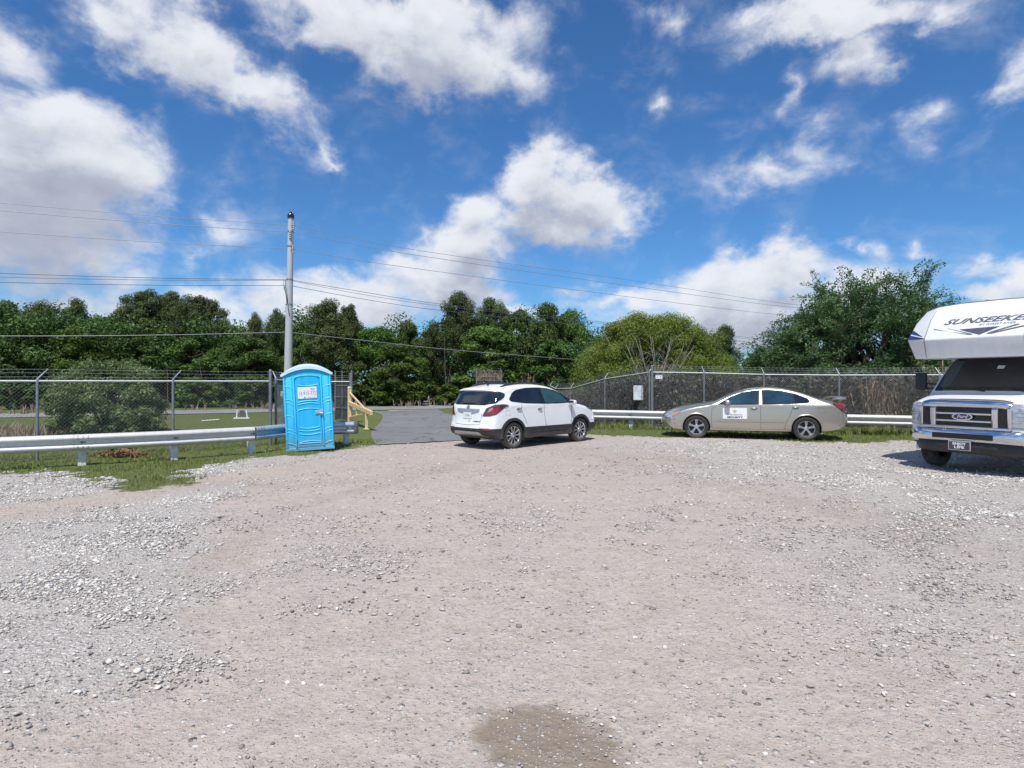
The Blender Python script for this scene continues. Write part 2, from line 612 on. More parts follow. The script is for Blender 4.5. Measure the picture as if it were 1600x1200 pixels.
        res_ = delaunay_2d_cdt(D + g, [(i, (i + 1) % ne) for i in range(ne)], [], 1, 1e-5)
        vs = []
        for q in res_[0]:
            hp, n = self.cast(u * q.x + v * q.y, d)
            vs.append(hp + n * off)
        use = sorted({q for f in res_[2] for q in f})
        ren = {q: i for i, q in enumerate(use)}
        mb.add([vs[q] for q in use], [tuple(ren[q] for q in f) for f in res_[2]])
        return mb

    def strip(self, mb, pts, d, w=0.006, off=0.003):
        d = Vector(d).normalized()
        pts = [Vector(p) for p in pts]
        L, Rr = [], []
        for i, p in enumerate(pts):
            t = (pts[min(i + 1, len(pts) - 1)] - pts[max(i - 1, 0)]).normalized()
            s = t.cross(d).normalized() * w / 2
            L.append(p + s)
            Rr.append(p - s)
        n = max(2, 1)
        vs, fs = [], []
        A, B = [], []
        for i in range(len(pts) - 1):
            for k in range(6):
                A.append(L[i].lerp(L[i + 1], k / 6))
                B.append(Rr[i].lerp(Rr[i + 1], k / 6))
        A.append(L[-1])
        B.append(Rr[-1])
        for a, b in zip(A, B):
            for q in (a, b):
                hp, nn = self.cast(q, d)
                vs.append(hp + nn * off)
        for i in range(len(A) - 1):
            fs.append((2 * i, 2 * i + 1, 2 * i + 3, 2 * i + 2))
        mb.add(vs, fs)
        return mb

    def text(self, mb, txt, size, o, ux, uy, d, off=0.006, width=None, **kw):
        t = MB()
        put_text(t, txt, size, o, ux, uy, width, **kw)
        vs = []
        for p in t.v:
            hp, n = self.cast(p, d)
            vs.append(hp + n * off)
        mb.add(vs, t.f)
        return mb


def mesh_bm(name, bm, mat, parent, sharp=None):
    me = bpy.data.meshes.new(name)
    bm.to_mesh(me)
    bm.free()
    me.polygons.foreach_set('use_smooth', np.ones(len(me.polygons), bool))
    if sharp:
        me.set_sharp_from_angle(angle=R(sharp))
    me.materials.append(mat)
    return link(bpy.data.objects.new(name, me), parent)


def arch_ring(ax, az, r0, r1, y, a0=-12, a1=192, n=40, d=0.02):
    """flat-faced ring sector round a wheel arch at side y"""
    mb = MB()
    vs, fs = [], []
    s = 1 if y > 0 else -1
    for k in range(n + 1):
        a = R(a0 + (a1 - a0) * k / n)
        for rr, yy in ((r0, y - s * 0.05), (r0, y + s * d * 0.7), ((r0 + r1) / 2, y + s * d), (r1, y + s * d * 0.3), (r1, y - s * 0.05)):
            vs.append((ax + rr * math.cos(a), yy, az + rr * math.sin(a)))
    for k in range(n):
        for j in range(4):
            fs.append((k * 5 + j, k * 5 + j + 1, k * 5 + j + 6, k * 5 + j + 5))
    return mb.add(vs, fs)


def make_wheel(parent, x, y, r, w, rim, style):
    """wheel standing on the ground: tyre with rim and hub as its pieces; outer face away from the car's middle line"""
    s = 1 if y > 0 else -1
    mt = Matrix.Translation((x, y, r)) @ Matrix.Diagonal((1, s, 1, 1))
    t = MB()
    h = w / 2
    t.lathe([(rim - 0.012, -h * 0.8), (rim + 0.02, -h), (r - 0.035, -h), (r - 0.008, -h * 0.82), (r, -h * 0.55), (r, h * 0.55),
             (r - 0.008, h * 0.82), (r - 0.035, h), (rim + 0.03, h * 1.02), (rim + 0.004, h * 0.9), (rim - 0.012, h * 0.8)], 56, mt)
    ty = t.build('tyre', M['tyre'], parent, True, 50)
    b = MB()
    b.lathe([(0.0, h * 0.05), (rim * 0.97, h * 0.05), (rim * 0.97, h * 0.5)], 40, mt)
    b.build('backing_disc', M['alloy_dark'], ty, True, 40)  # dark disc that fills the rim behind the spokes
    g = MB()
    g.lathe([(rim * 0.93, h * 0.2), (rim * 0.93, h * 0.70), (rim * 0.96, h * 0.86), (rim + 0.006, h * 0.88), (rim + 0.006, h * 0.6)], 56, mt)
    g.lathe([(0.0, h * 0.78), (0.035, h * 0.78), (0.055, h * 0.7), (0.065, h * 0.5)], 24, mt)

    def spoke(a, r0, r1, w0, w1, y0, y1):
        ca, sa = math.cos(a), math.sin(a)
        for q in [0]:
            vs = []
            for rr, ww, yy in ((r0, w0, y0), ((r0 + r1) / 2, (w0 + w1) / 2 * 0.9, (y0 + y1) / 2 + 0.006), (r1, w1, y1)):
                for sx, dy in ((-1, -0.03), (-0.7, 0.0), (0.7, 0.0), (1, -0.03)):
                    px, pz = rr * ca - sx * ww / 2 * sa, rr * sa + sx * ww / 2 * ca
                    vs.append(mt @ Vector((px, yy + dy, pz)))
            fs = []
            for k in range(2):
                for j in range(3):
                    fs.append((k * 4 + j, k * 4 + j + 1, k * 4 + j + 5, k * 4 + j + 4))
            g.add(vs, fs)
    if style == 'ten':
        for k in range(5):
            for e in (-0.30, 0.30):
                a = 2 * math.pi * (k + 0.27) / 5 + e
                spoke(a, 0.045, rim * 0.95, 0.022, 0.055, h * 0.62, h * 0.74)
    else:
        for k in range(5):
            a = 2 * math.pi * (k + 0.25) / 5
            ca, sa = math.cos(a), math.sin(a)
            for e in (-1, 1):
                a2 = a + e * 0.12
                spoke(a2, 0.05, rim * 0.95, 0.026, 0.036, h * 0.60, h * 0.72)
            spoke(a, 0.03, rim * 0.42, 0.07, 0.05, h * 0.6, h * 0.63)
            spoke(a, rim * 0.80, rim * 0.95, 0.08, 0.10, h * 0.70, h * 0.72)
    g.build('rim', M['alloy'], ty, True, 35)
    return ty


def underbody(parent, x0, x1, w, z0, z1, axles, r):
    mb = MB()
    mb.box(((x0 + x1) / 2, 0, (z0 + z1) / 2), (x1 - x0, w * 2, z1 - z0))
    return mb.build('underbody', M['black_plastic'], parent)


def wing_mirror(parent, p, size, mat, s):
    """rounded mirror housing with its arm and dark glass; s = +1 left, -1 right"""
    mb = MB()
    bm = bmesh.new()
    bmesh.ops.create_uvsphere(bm, u_segments=20, v_segments=12, radius=1)
    for v in bm.verts:
        x, y, z = v.co
        q = lambda t: math.copysign(abs(t) ** 0.62, t)
        v.co = Vector((q(x) * size[0] * (1.0 if x > 0 else 0.45), q(y) * size[1], q(z) * size[2] * (0.9 - 0.1 * y * s)))
    mb.bm(bm, Matrix.Translation(Vector(p) + Vector((0, s * size[1], 0.03))))
    mb.tube([Vector(p) + Vector((0.02, -s * 0.10, -0.05)), Vector(p) + Vector((0.01, s * 0.04, -0.03))], [0.035, 0.028], 8)
    o = mb.build('wing_mirror', mat, parent, True, 60)
    g = MB()
    g.box(Vector(p) + Vector((-size[0] * 0.47, s * size[1], 0.03)), (0.008, size[1] * 1.6, size[2] * 1.45), bev=0.003)
    g.build('mirror_glass', M['chrome'], o)
    return o


def door_handle(parent, body, x, z, s, mat, name='door_handle'):
    hp, n = body.cast((x, s * 2, z), (0, -s, 0))
    mb = MB()
    mb.tube([hp + Vector((0.075, s * 0.004, 0.0)), hp + Vector((0.06, s * 0.026, 0.004)), hp + Vector((0, s * 0.032, 0.006)),
             hp + Vector((-0.06, s * 0.026, 0.004)), hp + Vector((-0.08, s * 0.004, 0.0))], [0.012, 0.013, 0.014, 0.013, 0.012], 8)
    o = mb.build(name, mat, parent, True)
    k = MB()
    body.patch(k, [(x + .075 * math.cos(a), s * 2, z - .008 + .024 * math.sin(a)) for a in [2 * math.pi * i / 16 for i in range(16)]], (0, -s, 0), 0.003, 0.03)
    k.build('handle_recess', M['gloss_black'], o)
    return o


# ---------------- white compact SUV
def make_suv():
    root = empty('parked_suv', (0.36, 16.08, 0), R(44.6), 'white compact SUV with black lower cladding parked by the gateway', 'car')
    root.scale = (.985, .955, .955)
    sil = [(1.98, .33), (2.10, .38), (2.14, .52), (2.13, .70), (2.06, .86), (1.92, .96), (1.60, 1.045), (1.30, 1.095), (1.08, 1.14), (.78, 1.33), (.45, 1.495),
           (.15, 1.59), (-.25, 1.635), (-.70, 1.645), (-1.15, 1.615), (-1.55, 1.56), (-1.80, 1.515), (-1.84, 1.48), (-1.80, 1.42), (-1.93, 1.20), (-2.0, 1.08), (-2.03, .96),
           (-2.04, .80), (-2.06, .66), (-2.09, .56), (-2.09, .46), (-2.03, .37), (-1.92, .34)]

    def wid(x):
        w = 0.885
        if x > 1.2:
            w -= 0.10 * ((x - 1.2) / 0.95) ** 2.2
        if x < -1.3:
            w -= 0.10 * ((-1.3 - x) / 0.80) ** 2
        return w
    rad = [.30, .34, .32, .25, .16, .12, .11, .11, .12, .13, .13, .13, .13, .13, .13, .14, .18, .24, .30, .34, .34, .34, .32]
    axl = ((1.278, .335), (-1.278, .335))
    zb = lambda x: 0.245 + .10 * float(sstep(1.55, 1.95, abs(x)))
    b = Body(sil, wid, rad, 2.9, zb, 1.06, 0.36, axl, 0.385)
    up, lo = b.split(0.525)
    body = mesh_bm('body', up, M['white_paint'], root)
    mesh_bm('lower_cladding', lo, M['black_plastic'], root)
    underbody(root, -1.6, 1.6, 0.60, 0.22, 0.62, axl, 0.335)
    for ax, az in axl:
        for s in (1, -1):
            arch_ring(ax, az, 0.372, 0.455, s * (b.w(ax, .6) - 0.012), -8, 188).build('wheel_arch', M['black_plastic'], root, True, 40)
            make_wheel(root, ax, s * 0.765, 0.335, 0.215, 0.232, 'ten')
    for s in (1, -1):
        d = (0, -s, 0)
        Y = s * 2
        sd = lambda L: [(x, Y, z) for x, z in L]
        mb = MB()
        b.patch(mb, sd([(.98, 1.115), (.40, 1.10), (-.20, 1.105), (-.90, 1.135), (-1.34, 1.185), (-1.41, 1.235), (-1.26, 1.40), (-1.10, 1.475), (-.75, 1.525), (-.30, 1.535), (.05, 1.51), (.35, 1.445), (.62, 1.335)]), d, 0.009, 0.02, r=0.03)
        fr = mb.build('window_frame', M['gloss_black'], root, True)
        for nm, L, mt in (('rear_door_window', [(-.30, 1.125), (-.92, 1.155), (-1.09, 1.175), (-.96, 1.47), (-.72, 1.505), (-.32, 1.512)], 'glass'),
                          ('front_door_window', [(.72, 1.135), (.35, 1.12), (-.15, 1.122), (-.21, 1.508), (.04, 1.488), (.34, 1.42), (.58, 1.30)], 'glass_green'),
                          ('quarter_window', [(-1.15, 1.185), (-1.33, 1.21), (-1.355, 1.24), (-1.22, 1.385), (-1.04, 1.46)], 'glass'),
                          ('corner_window', [(.93, 1.125), (.77, 1.135), (.66, 1.27)], 'gloss_black')):
            g = MB()
            b.patch(g, sd(L), d, 0.013, 0.03, r=0.02)
            g.build(nm, M[mt], fr, True)
        # rear pillar glass that joins the tailgate window
        g = MB()
        b.patch(g, [(-1.97, s * .5, 1.10), (-1.80, s * .80, 1.155), (-1.53, s * .78, 1.295), (-1.47, s * .75, 1.36), (-1.50, s * .73, 1.40), (-1.62, s * .72, 1.43), (-1.80, s * .50, 1.45)], (0.75, -s * .66, 0), 0.012, 0.035, r=0.02)
        g.build('rear_pillar_window', M['glass'], root, True)
        l = MB()
        b.patch(l, [(-2.07, s * .58, .83), (-1.98, s * .76, .835), (-1.86, s * .85, .875), (-1.72, s * .87, .97), (-1.58, s * .87, 1.05), (-1.44, s * .86, 1.085), (-1.50, s * .86, 1.115), (-1.66, s * .85, 1.125), (-1.86, s * .80, 1.115), (-2.0, s * .66, 1.03)],
                (0.72, -s * .70, 0), 0.010, 0.04, r=0.02)
        tl = l.build('tail_light', M['smoke_lens'], root, True)
        l = MB()
        b.patch(l, [(-2.03, s * .66, .87), (-1.93, s * .80, .875), (-1.82, s * .855, .92), (-1.70, s * .87, 1.0), (-1.74, s * .86, 1.05), (-1.88, s * .80, 1.065), (-1.98, s * .70, 1.0)], (0.72, -s * .70, 0), 0.014, 0.04, r=0.02)
        l.build('lamp_lens', M['red_lens'], tl, True)
        l = MB()
        b.patch(l, [(-1.99, s * .69, .93), (-1.95, s * .76, .945), (-1.90, s * .80, 1.04), (-1.95, s * .73, 1.02)], (0.72, -s * .70, 0), 0.017, 0.03, r=0.01)
        l.build('reversing_lamp', M['clear_lens'], tl, True)
        rf = MB()
        b.patch(rf, [(-2.12, s * .50, .535), (-2.11, s * .56, .50), (-2.05, s * .74, .485), (-1.98, s * .82, .50), (-2.05, s * .76, .535)], (0.85, -s * .5, 0), 0.012, 0.03)
        rf.build('bumper_reflector', M['red_lens'], root, True)
        hl = MB()
        b.patch(hl, [(2.02, s * .52, .80), (1.92, s * .74, .82), (1.62, s * .86, .92), (1.55, s * .86, .97), (1.75, s * .80, .955), (1.98, s * .58, .88)], (-.7, -s * .7, 0), 0.008, 0.04, r=0.02)
        hl.build('headlight', M['clear_lens'], root, True)
        m = MB()
        for L in ([(-.20, 1.10), (-.19, .85), (-.14, .60), (-.10, .52)], [(.88, 1.08), (.90, .80), (.86, .55)], [(-1.02, 1.13), (-1.02, 1.0), (-.96, .84), (-.88, .70), (-.83, .60)]):
            m = MB()
            b.strip(m, sd(L), d, 0.010)
            m.build('door_gap', M['seam'], body)
        m = MB()
        b.strip(m, sd([(-1.55, .97), (-1.41, .97), (-1.41, .84), (-1.55, .84), (-1.55, .97)]), d, 0.004)
        m.build('fuel_flap_gap', M['seam'], body)
        m = MB()
        b.patch(m, sd([(.74, .43), (-.72, .43), (-.72, .455), (.74, .455)]), d, 0.012, 0.1)
        b.patch(m, sd([(.84, .33), (-.80, .33), (-.80, .36), (.84, .36)]), d, 0.012, 0.1)
        m.build('sill_moulding', M['black_plastic'], root)
        door_handle(root, b, -.36, .985, s, M['chrome'])
        door_handle(root, b, -1.12, 1.01, s, M['chrome'])
        wing_mirror(root, (.80, s * .88, 1.09), (.10, .11, .075), M['white_paint'], s)
        rl = MB()
        hp = [b.cast((x, s * .56, 3), (0, 0, -1))[0] for x in np.linspace(-1.45, .15, 12)]
        rl.tube([hp[0]] + [p + Vector((0, 0, .032)) for p in hp[1:-1]] + [hp[-1]], 0.024, 8)
        rl.build('roof_rail', M['black_plastic'], root, True)
    g = MB()
    b.patch(g, [(-2, -.60, 1.10), (-2, .60, 1.10), (-1.8, .57, 1.445), (-1.8, -.57, 1.445)], (1, 0, 0), 0.008, 0.06, r=0.06)
    g.build('rear_window', M['glass'], root, True)
    g = MB()
    g.tube([(-1.995, .28, 1.135), (-1.985, -.22, 1.165)], [.012, .008], 6)
    g.build('rear_wiper', M['black_plastic'], root, True)
    g = MB()
    b.patch(g, [(1.0, -.60, 1.17), (1.0, .60, 1.17), (.42, .55, 1.49), (.42, -.55, 1.49)], (-.6, 0, -.8), 0.005, 0.07, r=0.05)
    g.build('windscreen', M['glass'], root, True)
    g = MB()
    b.patch(g, [(-1.1, -.47, 2), (-1.1, .47, 2), (.1, .45, 2), (.1, -.45, 2)], (0, 0, -1), 0.004, 0.1, r=0.08)
    g.build('sunroof', M['gloss_black'], root, True)
    g = MB()
    g.tube([(-1.36, 0, 1.58), (-1.40, 0, 1.66), (-1.52, 0, 1.665)], [.035, .02, .008], 8)
    g.build('antenna', M['gloss_black'], root, True)
    # tailgate furniture
    g = MB()
    b.patch(g, [(-2, .44, 1.005), (-2, -.44, 1.005), (-2, -.40, .93), (-2, -.22, .895), (-2, .22, .895), (-2, .40, .93)], (1, 0, 0), 0.012, 0.04, r=0.03)
    g.build('number_plate_trim', M['silver'], root, True)
    g = MB()
    pc, pn = b.cast((-2, 0, .835), (1, 0, 0))
    g.box(pc + pn * 0.014, (0.008, .31, .155), bev=0.003)
    pl = g.build('number_plate', M['sign_white'], root)
    g = MB()
    b.text(g, '17 84', .075, (-2.4, 0, .835), (0, -1, 0), (0, 0, 1), (1, 0, 0), 0.022)
    g.build('plate_lettering', M['ink_grey'], pl)
    g = MB()
    b.patch(g, [(-2, .055 * math.cos(a), 1.04 + .05 * math.sin(a)) for a in [2 * math.pi * i / 20 for i in range(20)]], (1, 0, 0), 0.012, 0.03)
    g.build('emblem', M['galv_dark'], root, True)
    g = MB()
    b.patch(g, [(-2, -.34 + .03 * math.cos(a) , .70 + .018 * math.sin(a)) for a in [2 * math.pi * i / 12 for i in range(12)]], (1, 0, 0), 0.010, 0.03)
    g.build('badge', M['galv_dark'], root, True)
    g = MB()
    b.patch(g, [(-2, -.10, .712), (-2, -.06, .712), (-2, -.06, .688), (-2, -.10, .688)], (1, 0, 0), 0.010, 0.03)
    g.build('badge', M['galv_dark'], root, True)
    g = MB()
    b.patch(g, [(-2, -.24, .708), (-2, -.47, .708), (-2, -.47, .69), (-2, -.24, .69)], (1, 0, 0), 0.010, 0.05)
    g.build('model_badge', M['galv_dark'], root, True)
    g = MB()
    b.strip(g, [(-2, .50, .90), (-2, .49, .80), (-2, .46, .62), (-2, 0, .60), (-2, -.46, .62), (-2, -.49, .80), (-2, -.50, .90)], (1, 0, 0), 0.009)
    g.build('tailgate_gap', M['seam'], body)
    g = MB()
    b.patch(g, [(-2, .58, .33), (-2, .46, .445), (-2, -.46, .445), (-2, -.58, .33), (-2, -.5, .30), (-2, .5, .30)], (1, 0, 0), 0.014, 0.05, r=0.03)
    g.build('skid_plate', M['silver'], root, True)
    g = MB()
    b.patch(g, [(2, -.52, .60), (2, .52, .60), (2, .60, .78), (2, -.60, .78)], (-1, 0, 0), 0.008, 0.05, r=0.05)
    g.build('grille', M['gloss_black'], root, True)
    return root


# ---------------- champagne saloon with the door sign
def make_sedan():
    root = empty('parked_saloon', (6.9, 17.84, 0), R(163.9), 'champagne saloon car with a white security sign on its front door', 'car')
    root.scale = (1.035, 1.0, 1.0)
    sil = [(2.08, .27), (2.24, .31), (2.33, .42), (2.33, .56), (2.28, .66), (2.16, .75), (1.90, .855), (1.5, .945), (1.08, 1.005), (.98, 1.03), (.62, 1.21), (.25, 1.355),
           (-.10, 1.435), (-.50, 1.462), (-.90, 1.43), (-1.30, 1.33), (-1.62, 1.215), (-1.85, 1.14), (-2.08, 1.09), (-2.30, 1.075), (-2.40, 1.03), (-2.43, .92), (-2.46, .78),
           (-2.49, .62), (-2.47, .48), (-2.40, .38), (-2.28, .34)]

    def wid(x):
        w = 0.897
        if x > 1.1:
            w -= 0.07 * ((x - 1.1) / 1.23) ** 2.3
        if x < -1.5:
            w -= 0.05 * ((-1.5 - x) / 0.98) ** 2
        return w
    rad = [.42, .45, .40, .24, .15, .12, .10, .09, .08, .07, .07, .07, .07, .07, .07, .075, .09, .12, .18, .30, .34, .36, .36]
    axl = ((1.388, .325), (-1.388, .325))
    zb = lambda x: 0.235 + .09 * float(sstep(1.75, 2.3, abs(x)))
    b = Body(sil, wid, rad, 2.5, zb, 0.93, 0.46, axl, 0.372, N_=165)
    body = mesh_bm('body', b.bm.copy(), M['champagne'], root)
    underbody(root, -1.85, 1.75, 0.60, 0.20, 0.60, axl, 0.325)
    for ax, az in axl:
        for s in (1, -1):
            arch_ring(ax, az, 0.366, 0.40, s * (b.w(ax, .6) - 0.012), -6, 186, d=0.018).build('wheel_arch', M['champagne'], root, True, 50)
            make_wheel(root, ax, s * 0.785, 0.325, 0.215, 0.212, 'five')
    for s in (1, -1):
        d = (0, -s, 0)
        Y = s * 2
        sd = lambda L: [(x, Y, z) for x, z in L]
        mb = MB()
        b.patch(mb, sd([(.84, .965), (.30, .965), (-.40, .98), (-1.0, 1.00), (-1.44, 1.03), (-1.48, 1.07), (-1.43, 1.15), (-1.14, 1.275), (-.80, 1.352), (-.45, 1.385), (-.10, 1.368), (.20, 1.305), (.50, 1.185)]), d, 0.009, 0.02, r=0.03)
        fr = mb.build('window_frame', M['gloss_black'], root, True)
        for nm, L, mt in (('front_door_window', [(.72, .985), (.25, .983), (-.19, .990), (-.22, 1.365), (-.06, 1.348), (.20, 1.286), (.48, 1.17)], 'glass_blue'),
                          ('rear_door_window', [(-.33, .994), (-1.08, 1.016), (-1.085, 1.277), (-.80, 1.334), (-.45, 1.367), (-.33, 1.368)], 'glass_blue'),
                          ('quarter_window', [(-1.12, 1.02), (-1.39, 1.04), (-1.43, 1.075), (-1.39, 1.15), (-1.12, 1.262)], 'glass')):
            g = MB()
            b.patch(g, sd(L), d, 0.013, 0.03, r=0.02)
            g.build(nm, M[mt], fr, True)
        g = MB()
        b.patch(g, sd([(-.225, .97), (-.30, .97), (-.305, 1.382), (-.25, 1.382)]), d, 0.012, 0.05)
        g.build('door_pillar', M['champagne'], root, True)
        hl = MB()
        b.patch(hl, [(2.27, s * .50, .575), (2.15, s * .70, .575), (2.03, s * .80, .58), (1.93, s * .83, .635), (1.78, s * .85, .735), (1.80, s * .84, .765), (2.0, s * .76, .735), (2.18, s * .60, .665)], (-.6, -s * .8, 0), 0.008, 0.04, r=0.02)
        h = hl.build('headlight', M['clear_lens'], root, True)
        hl = MB()
        b.patch(hl, [(2.01, s * .79, .60), (1.945, s * .82, .64), (1.80, s * .85, .742), (1.90, s * .82, .735), (1.98, s * .79, .66)], (-.6, -s * .8, 0), 0.012, 0.03)
        hl.build('turn_signal', M['amber_lens'], h, True)
        fg = MB()
        b.patch(fg, [(2.19 + .03 * math.cos(a), s * .68 - s * .03 * math.cos(a), .375 + .035 * math.sin(a)) for a in [2 * math.pi * i / 16 for i in range(16)]], (-.7, -s * .7, 0), 0.006, 0.03)
        fg.build('fog_light', M['clear_lens'], root, True)
        tl = MB()
        b.patch(tl, [(-2.02, s * .85, .985), (-2.06, s * .85, 1.02), (-2.30, s * .72, 1.03), (-2.43, s * .5, .99), (-2.46, s * .48, .80), (-2.40, s * .70, .745), (-2.33, s * .77, .745), (-2.20, s * .82, .82)], (.45, -s * .9, 0), 0.008, 0.04, r=0.03)
        t = tl.build('tail_light', M['smoke_lens'], root, True)
        tl = MB()
        b.patch(tl, [(-2.12, s * .83, .965), (-2.13, s * .82, 1.0), (-2.30, s * .73, 1.01), (-2.40, s * .6, .98), (-2.40, s * .6, .93), (-2.28, s * .75, .93)], (.45, -s * .9, 0), 0.012, 0.03, r=0.015)
        tl.build('lamp_lens', M['red_lens'], t, True)
        tl = MB()
        b.patch(tl, [(-2.36, s * .73, .775), (-2.30, s * .77, .80), (-2.36, s * .72, .84), (-2.42, s * .62, .83), (-2.42, s * .62, .78)], (.45, -s * .9, 0), 0.012, 0.03, r=0.01)
        tl.build('reversing_lamp', M['clear_lens'], t, True)
        m = MB()
        for L in ([(-.265, 1.0), (-.26, .80), (-.27, .40), (-.27, .275)], [(.80, .99), (.98, .85), (1.0, .60), (.98, .40), (.97, .30)], [(-1.05, 1.03), (-1.06, .90), (-.98, .66), (-.90, .50), (-.86, .30)]):
            m = MB()
            b.strip(m, sd(L), d, 0.008)
            m.build('door_gap', M['seam'], body)
        m = MB()
        b.strip(m, sd([(-1.66, .90), (-1.84, .90), (-1.85, .77), (-1.68, .755), (-1.66, .90)]), d, 0.004)
        m.build('fuel_flap_gap', M['seam'], body)
        m = MB()
        b.strip(m, [(1.74, s * .8, .78), (1.3, s * .78, .90), (.95, s * .75, .99)], (0, -s * .5, -.85), 0.006)
        m.build('bonnet_gap', M['seam'], body)
        m = MB()
        b.patch(m, sd([(.90, .495), (-.85, .495), (-.85, .53), (.90, .53)]), d, 0.014, 0.08)
        m.build('rub_strip', M['champagne'], root, True)
        m = MB()
        b.patch(m, sd([(1.03, .25), (-.98, .25), (-.98, .29), (1.03, .29)]), d, 0.02, 0.08)
        m.build('sill_moulding', M['champagne'], root, True)
        door_handle(root, b, -.10, .865, s, M['champagne'])
        door_handle(root, b, -1.13, .905, s, M['champagne'])
        wing_mirror(root, (.56, s * .885, 1.0), (.09, .105, .068), M['champagne'], s)
    # sign on the left front door
    g = MB()
    b.patch(g, [(.70, 2, .875), (.08, 2, .875), (.08, 2, .565), (.70, 2, .565)], (0, -1, 0), 0.010, 0.06, r=0.015)
    sg = g.build('door_sign', M['sign_white'], root, True)
    g = MB()
    b.text(g, 'SECURITY', .062, (.39, 2, .612), (-1, 0, 0), (0, 0, 1), (0, -1, 0), 0.016, width=.40, bold=0.0022)
    g.build('sign_lettering', M['ink'], sg)
    g = MB()
    b.text(g, 'Madeiro', .075, (.39, 2, .690), (-1, 0, 0), (0, 0, 1), (0, -1, 0), 0.016, width=.36)
    g.build('sign_lettering', M['ink_grey'], sg)
    g = MB()
    b.patch(g, [(.39 + .045 * math.cos(a), 2, .785 + .04 * math.sin(a)) for a in [2 * math.pi * i / 20 for i in range(20)]], (0, -1, 0), 0.015, 0.02)
    g.build('sign_emblem', M['gold'], sg)
    g = MB()
    b.patch(g, [(.94, -.60, 1.05), (.94, .60, 1.05), (.12, .52, 1.375), (.12, -.52, 1.375)], (-.5, 0, -.86), 0.005, 0.07, r=0.06)
    g.build('windscreen', M['glass_blue'], root, True)
    g = MB()
    b.patch(g, [(-1.80, -.55, 1.155), (-1.80, .55, 1.155), (-1.05, .52, 1.39), (-1.05, -.52, 1.39)], (.4, 0, -.9), 0.005, 0.07, r=0.06)
    g.build('rear_window', M['glass_blue'], root, True)
    g = MB()
    for s in (1, -1):
        g.tube([(-2.24, s * .56, 1.07), (-2.30, s * .58, 1.19)], [.035, .028], 8)
    n = 14
    pr = [(-2.14, 1.178), (-2.20, 1.205), (-2.32, 1.212), (-2.44, 1.20), (-2.45, 1.185), (-2.32, 1.175)]
    vs, fs = [], []
    for k in range(n + 1):
        y = -.66 + 1.32 * k / n
        e = abs(y / .66) ** 4
        for x, z in pr:
            vs.append((x + .05 * e + .03 * (abs(y / .66) ** 2), y, z - .055 * e))
    m = len(pr)
    for k in range(n):
        for j in range(m):
            fs.append((k * m + j, k * m + (j + 1) % m, (k + 1) * m + (j + 1) % m, (k + 1) * m + j))
    fs += [tuple(range(m)), tuple(range(n * m, n * m + m))]
    g.add(vs, fs)
    g.build('boot_spoiler', M['champagne'], root, True, 50)
    g = MB()
    b.patch(g, [(2.3, -.36, .56), (2.3, .36, .56), (2.3, .44, .70), (2.3, -.44, .70)], (-1, 0, 0), 0.006, 0.05, r=0.04)
    b.patch(g, [(2.3, -.45, .27), (2.3, .45, .27), (2.3, .50, .40), (2.3, -.50, .40)], (-1, 0, 0), 0.006, 0.05, r=0.04)
    g.build('grille', M['gloss_black'], root, True)
    g = MB()
    pc, pn = b.cast((2.3, 0, .47), (-1, 0, 0))
    g.box(pc + pn * .01, (.01, .30, .15), bev=.003)
    g.build('number_plate', M['sign_white'], root)
    return root


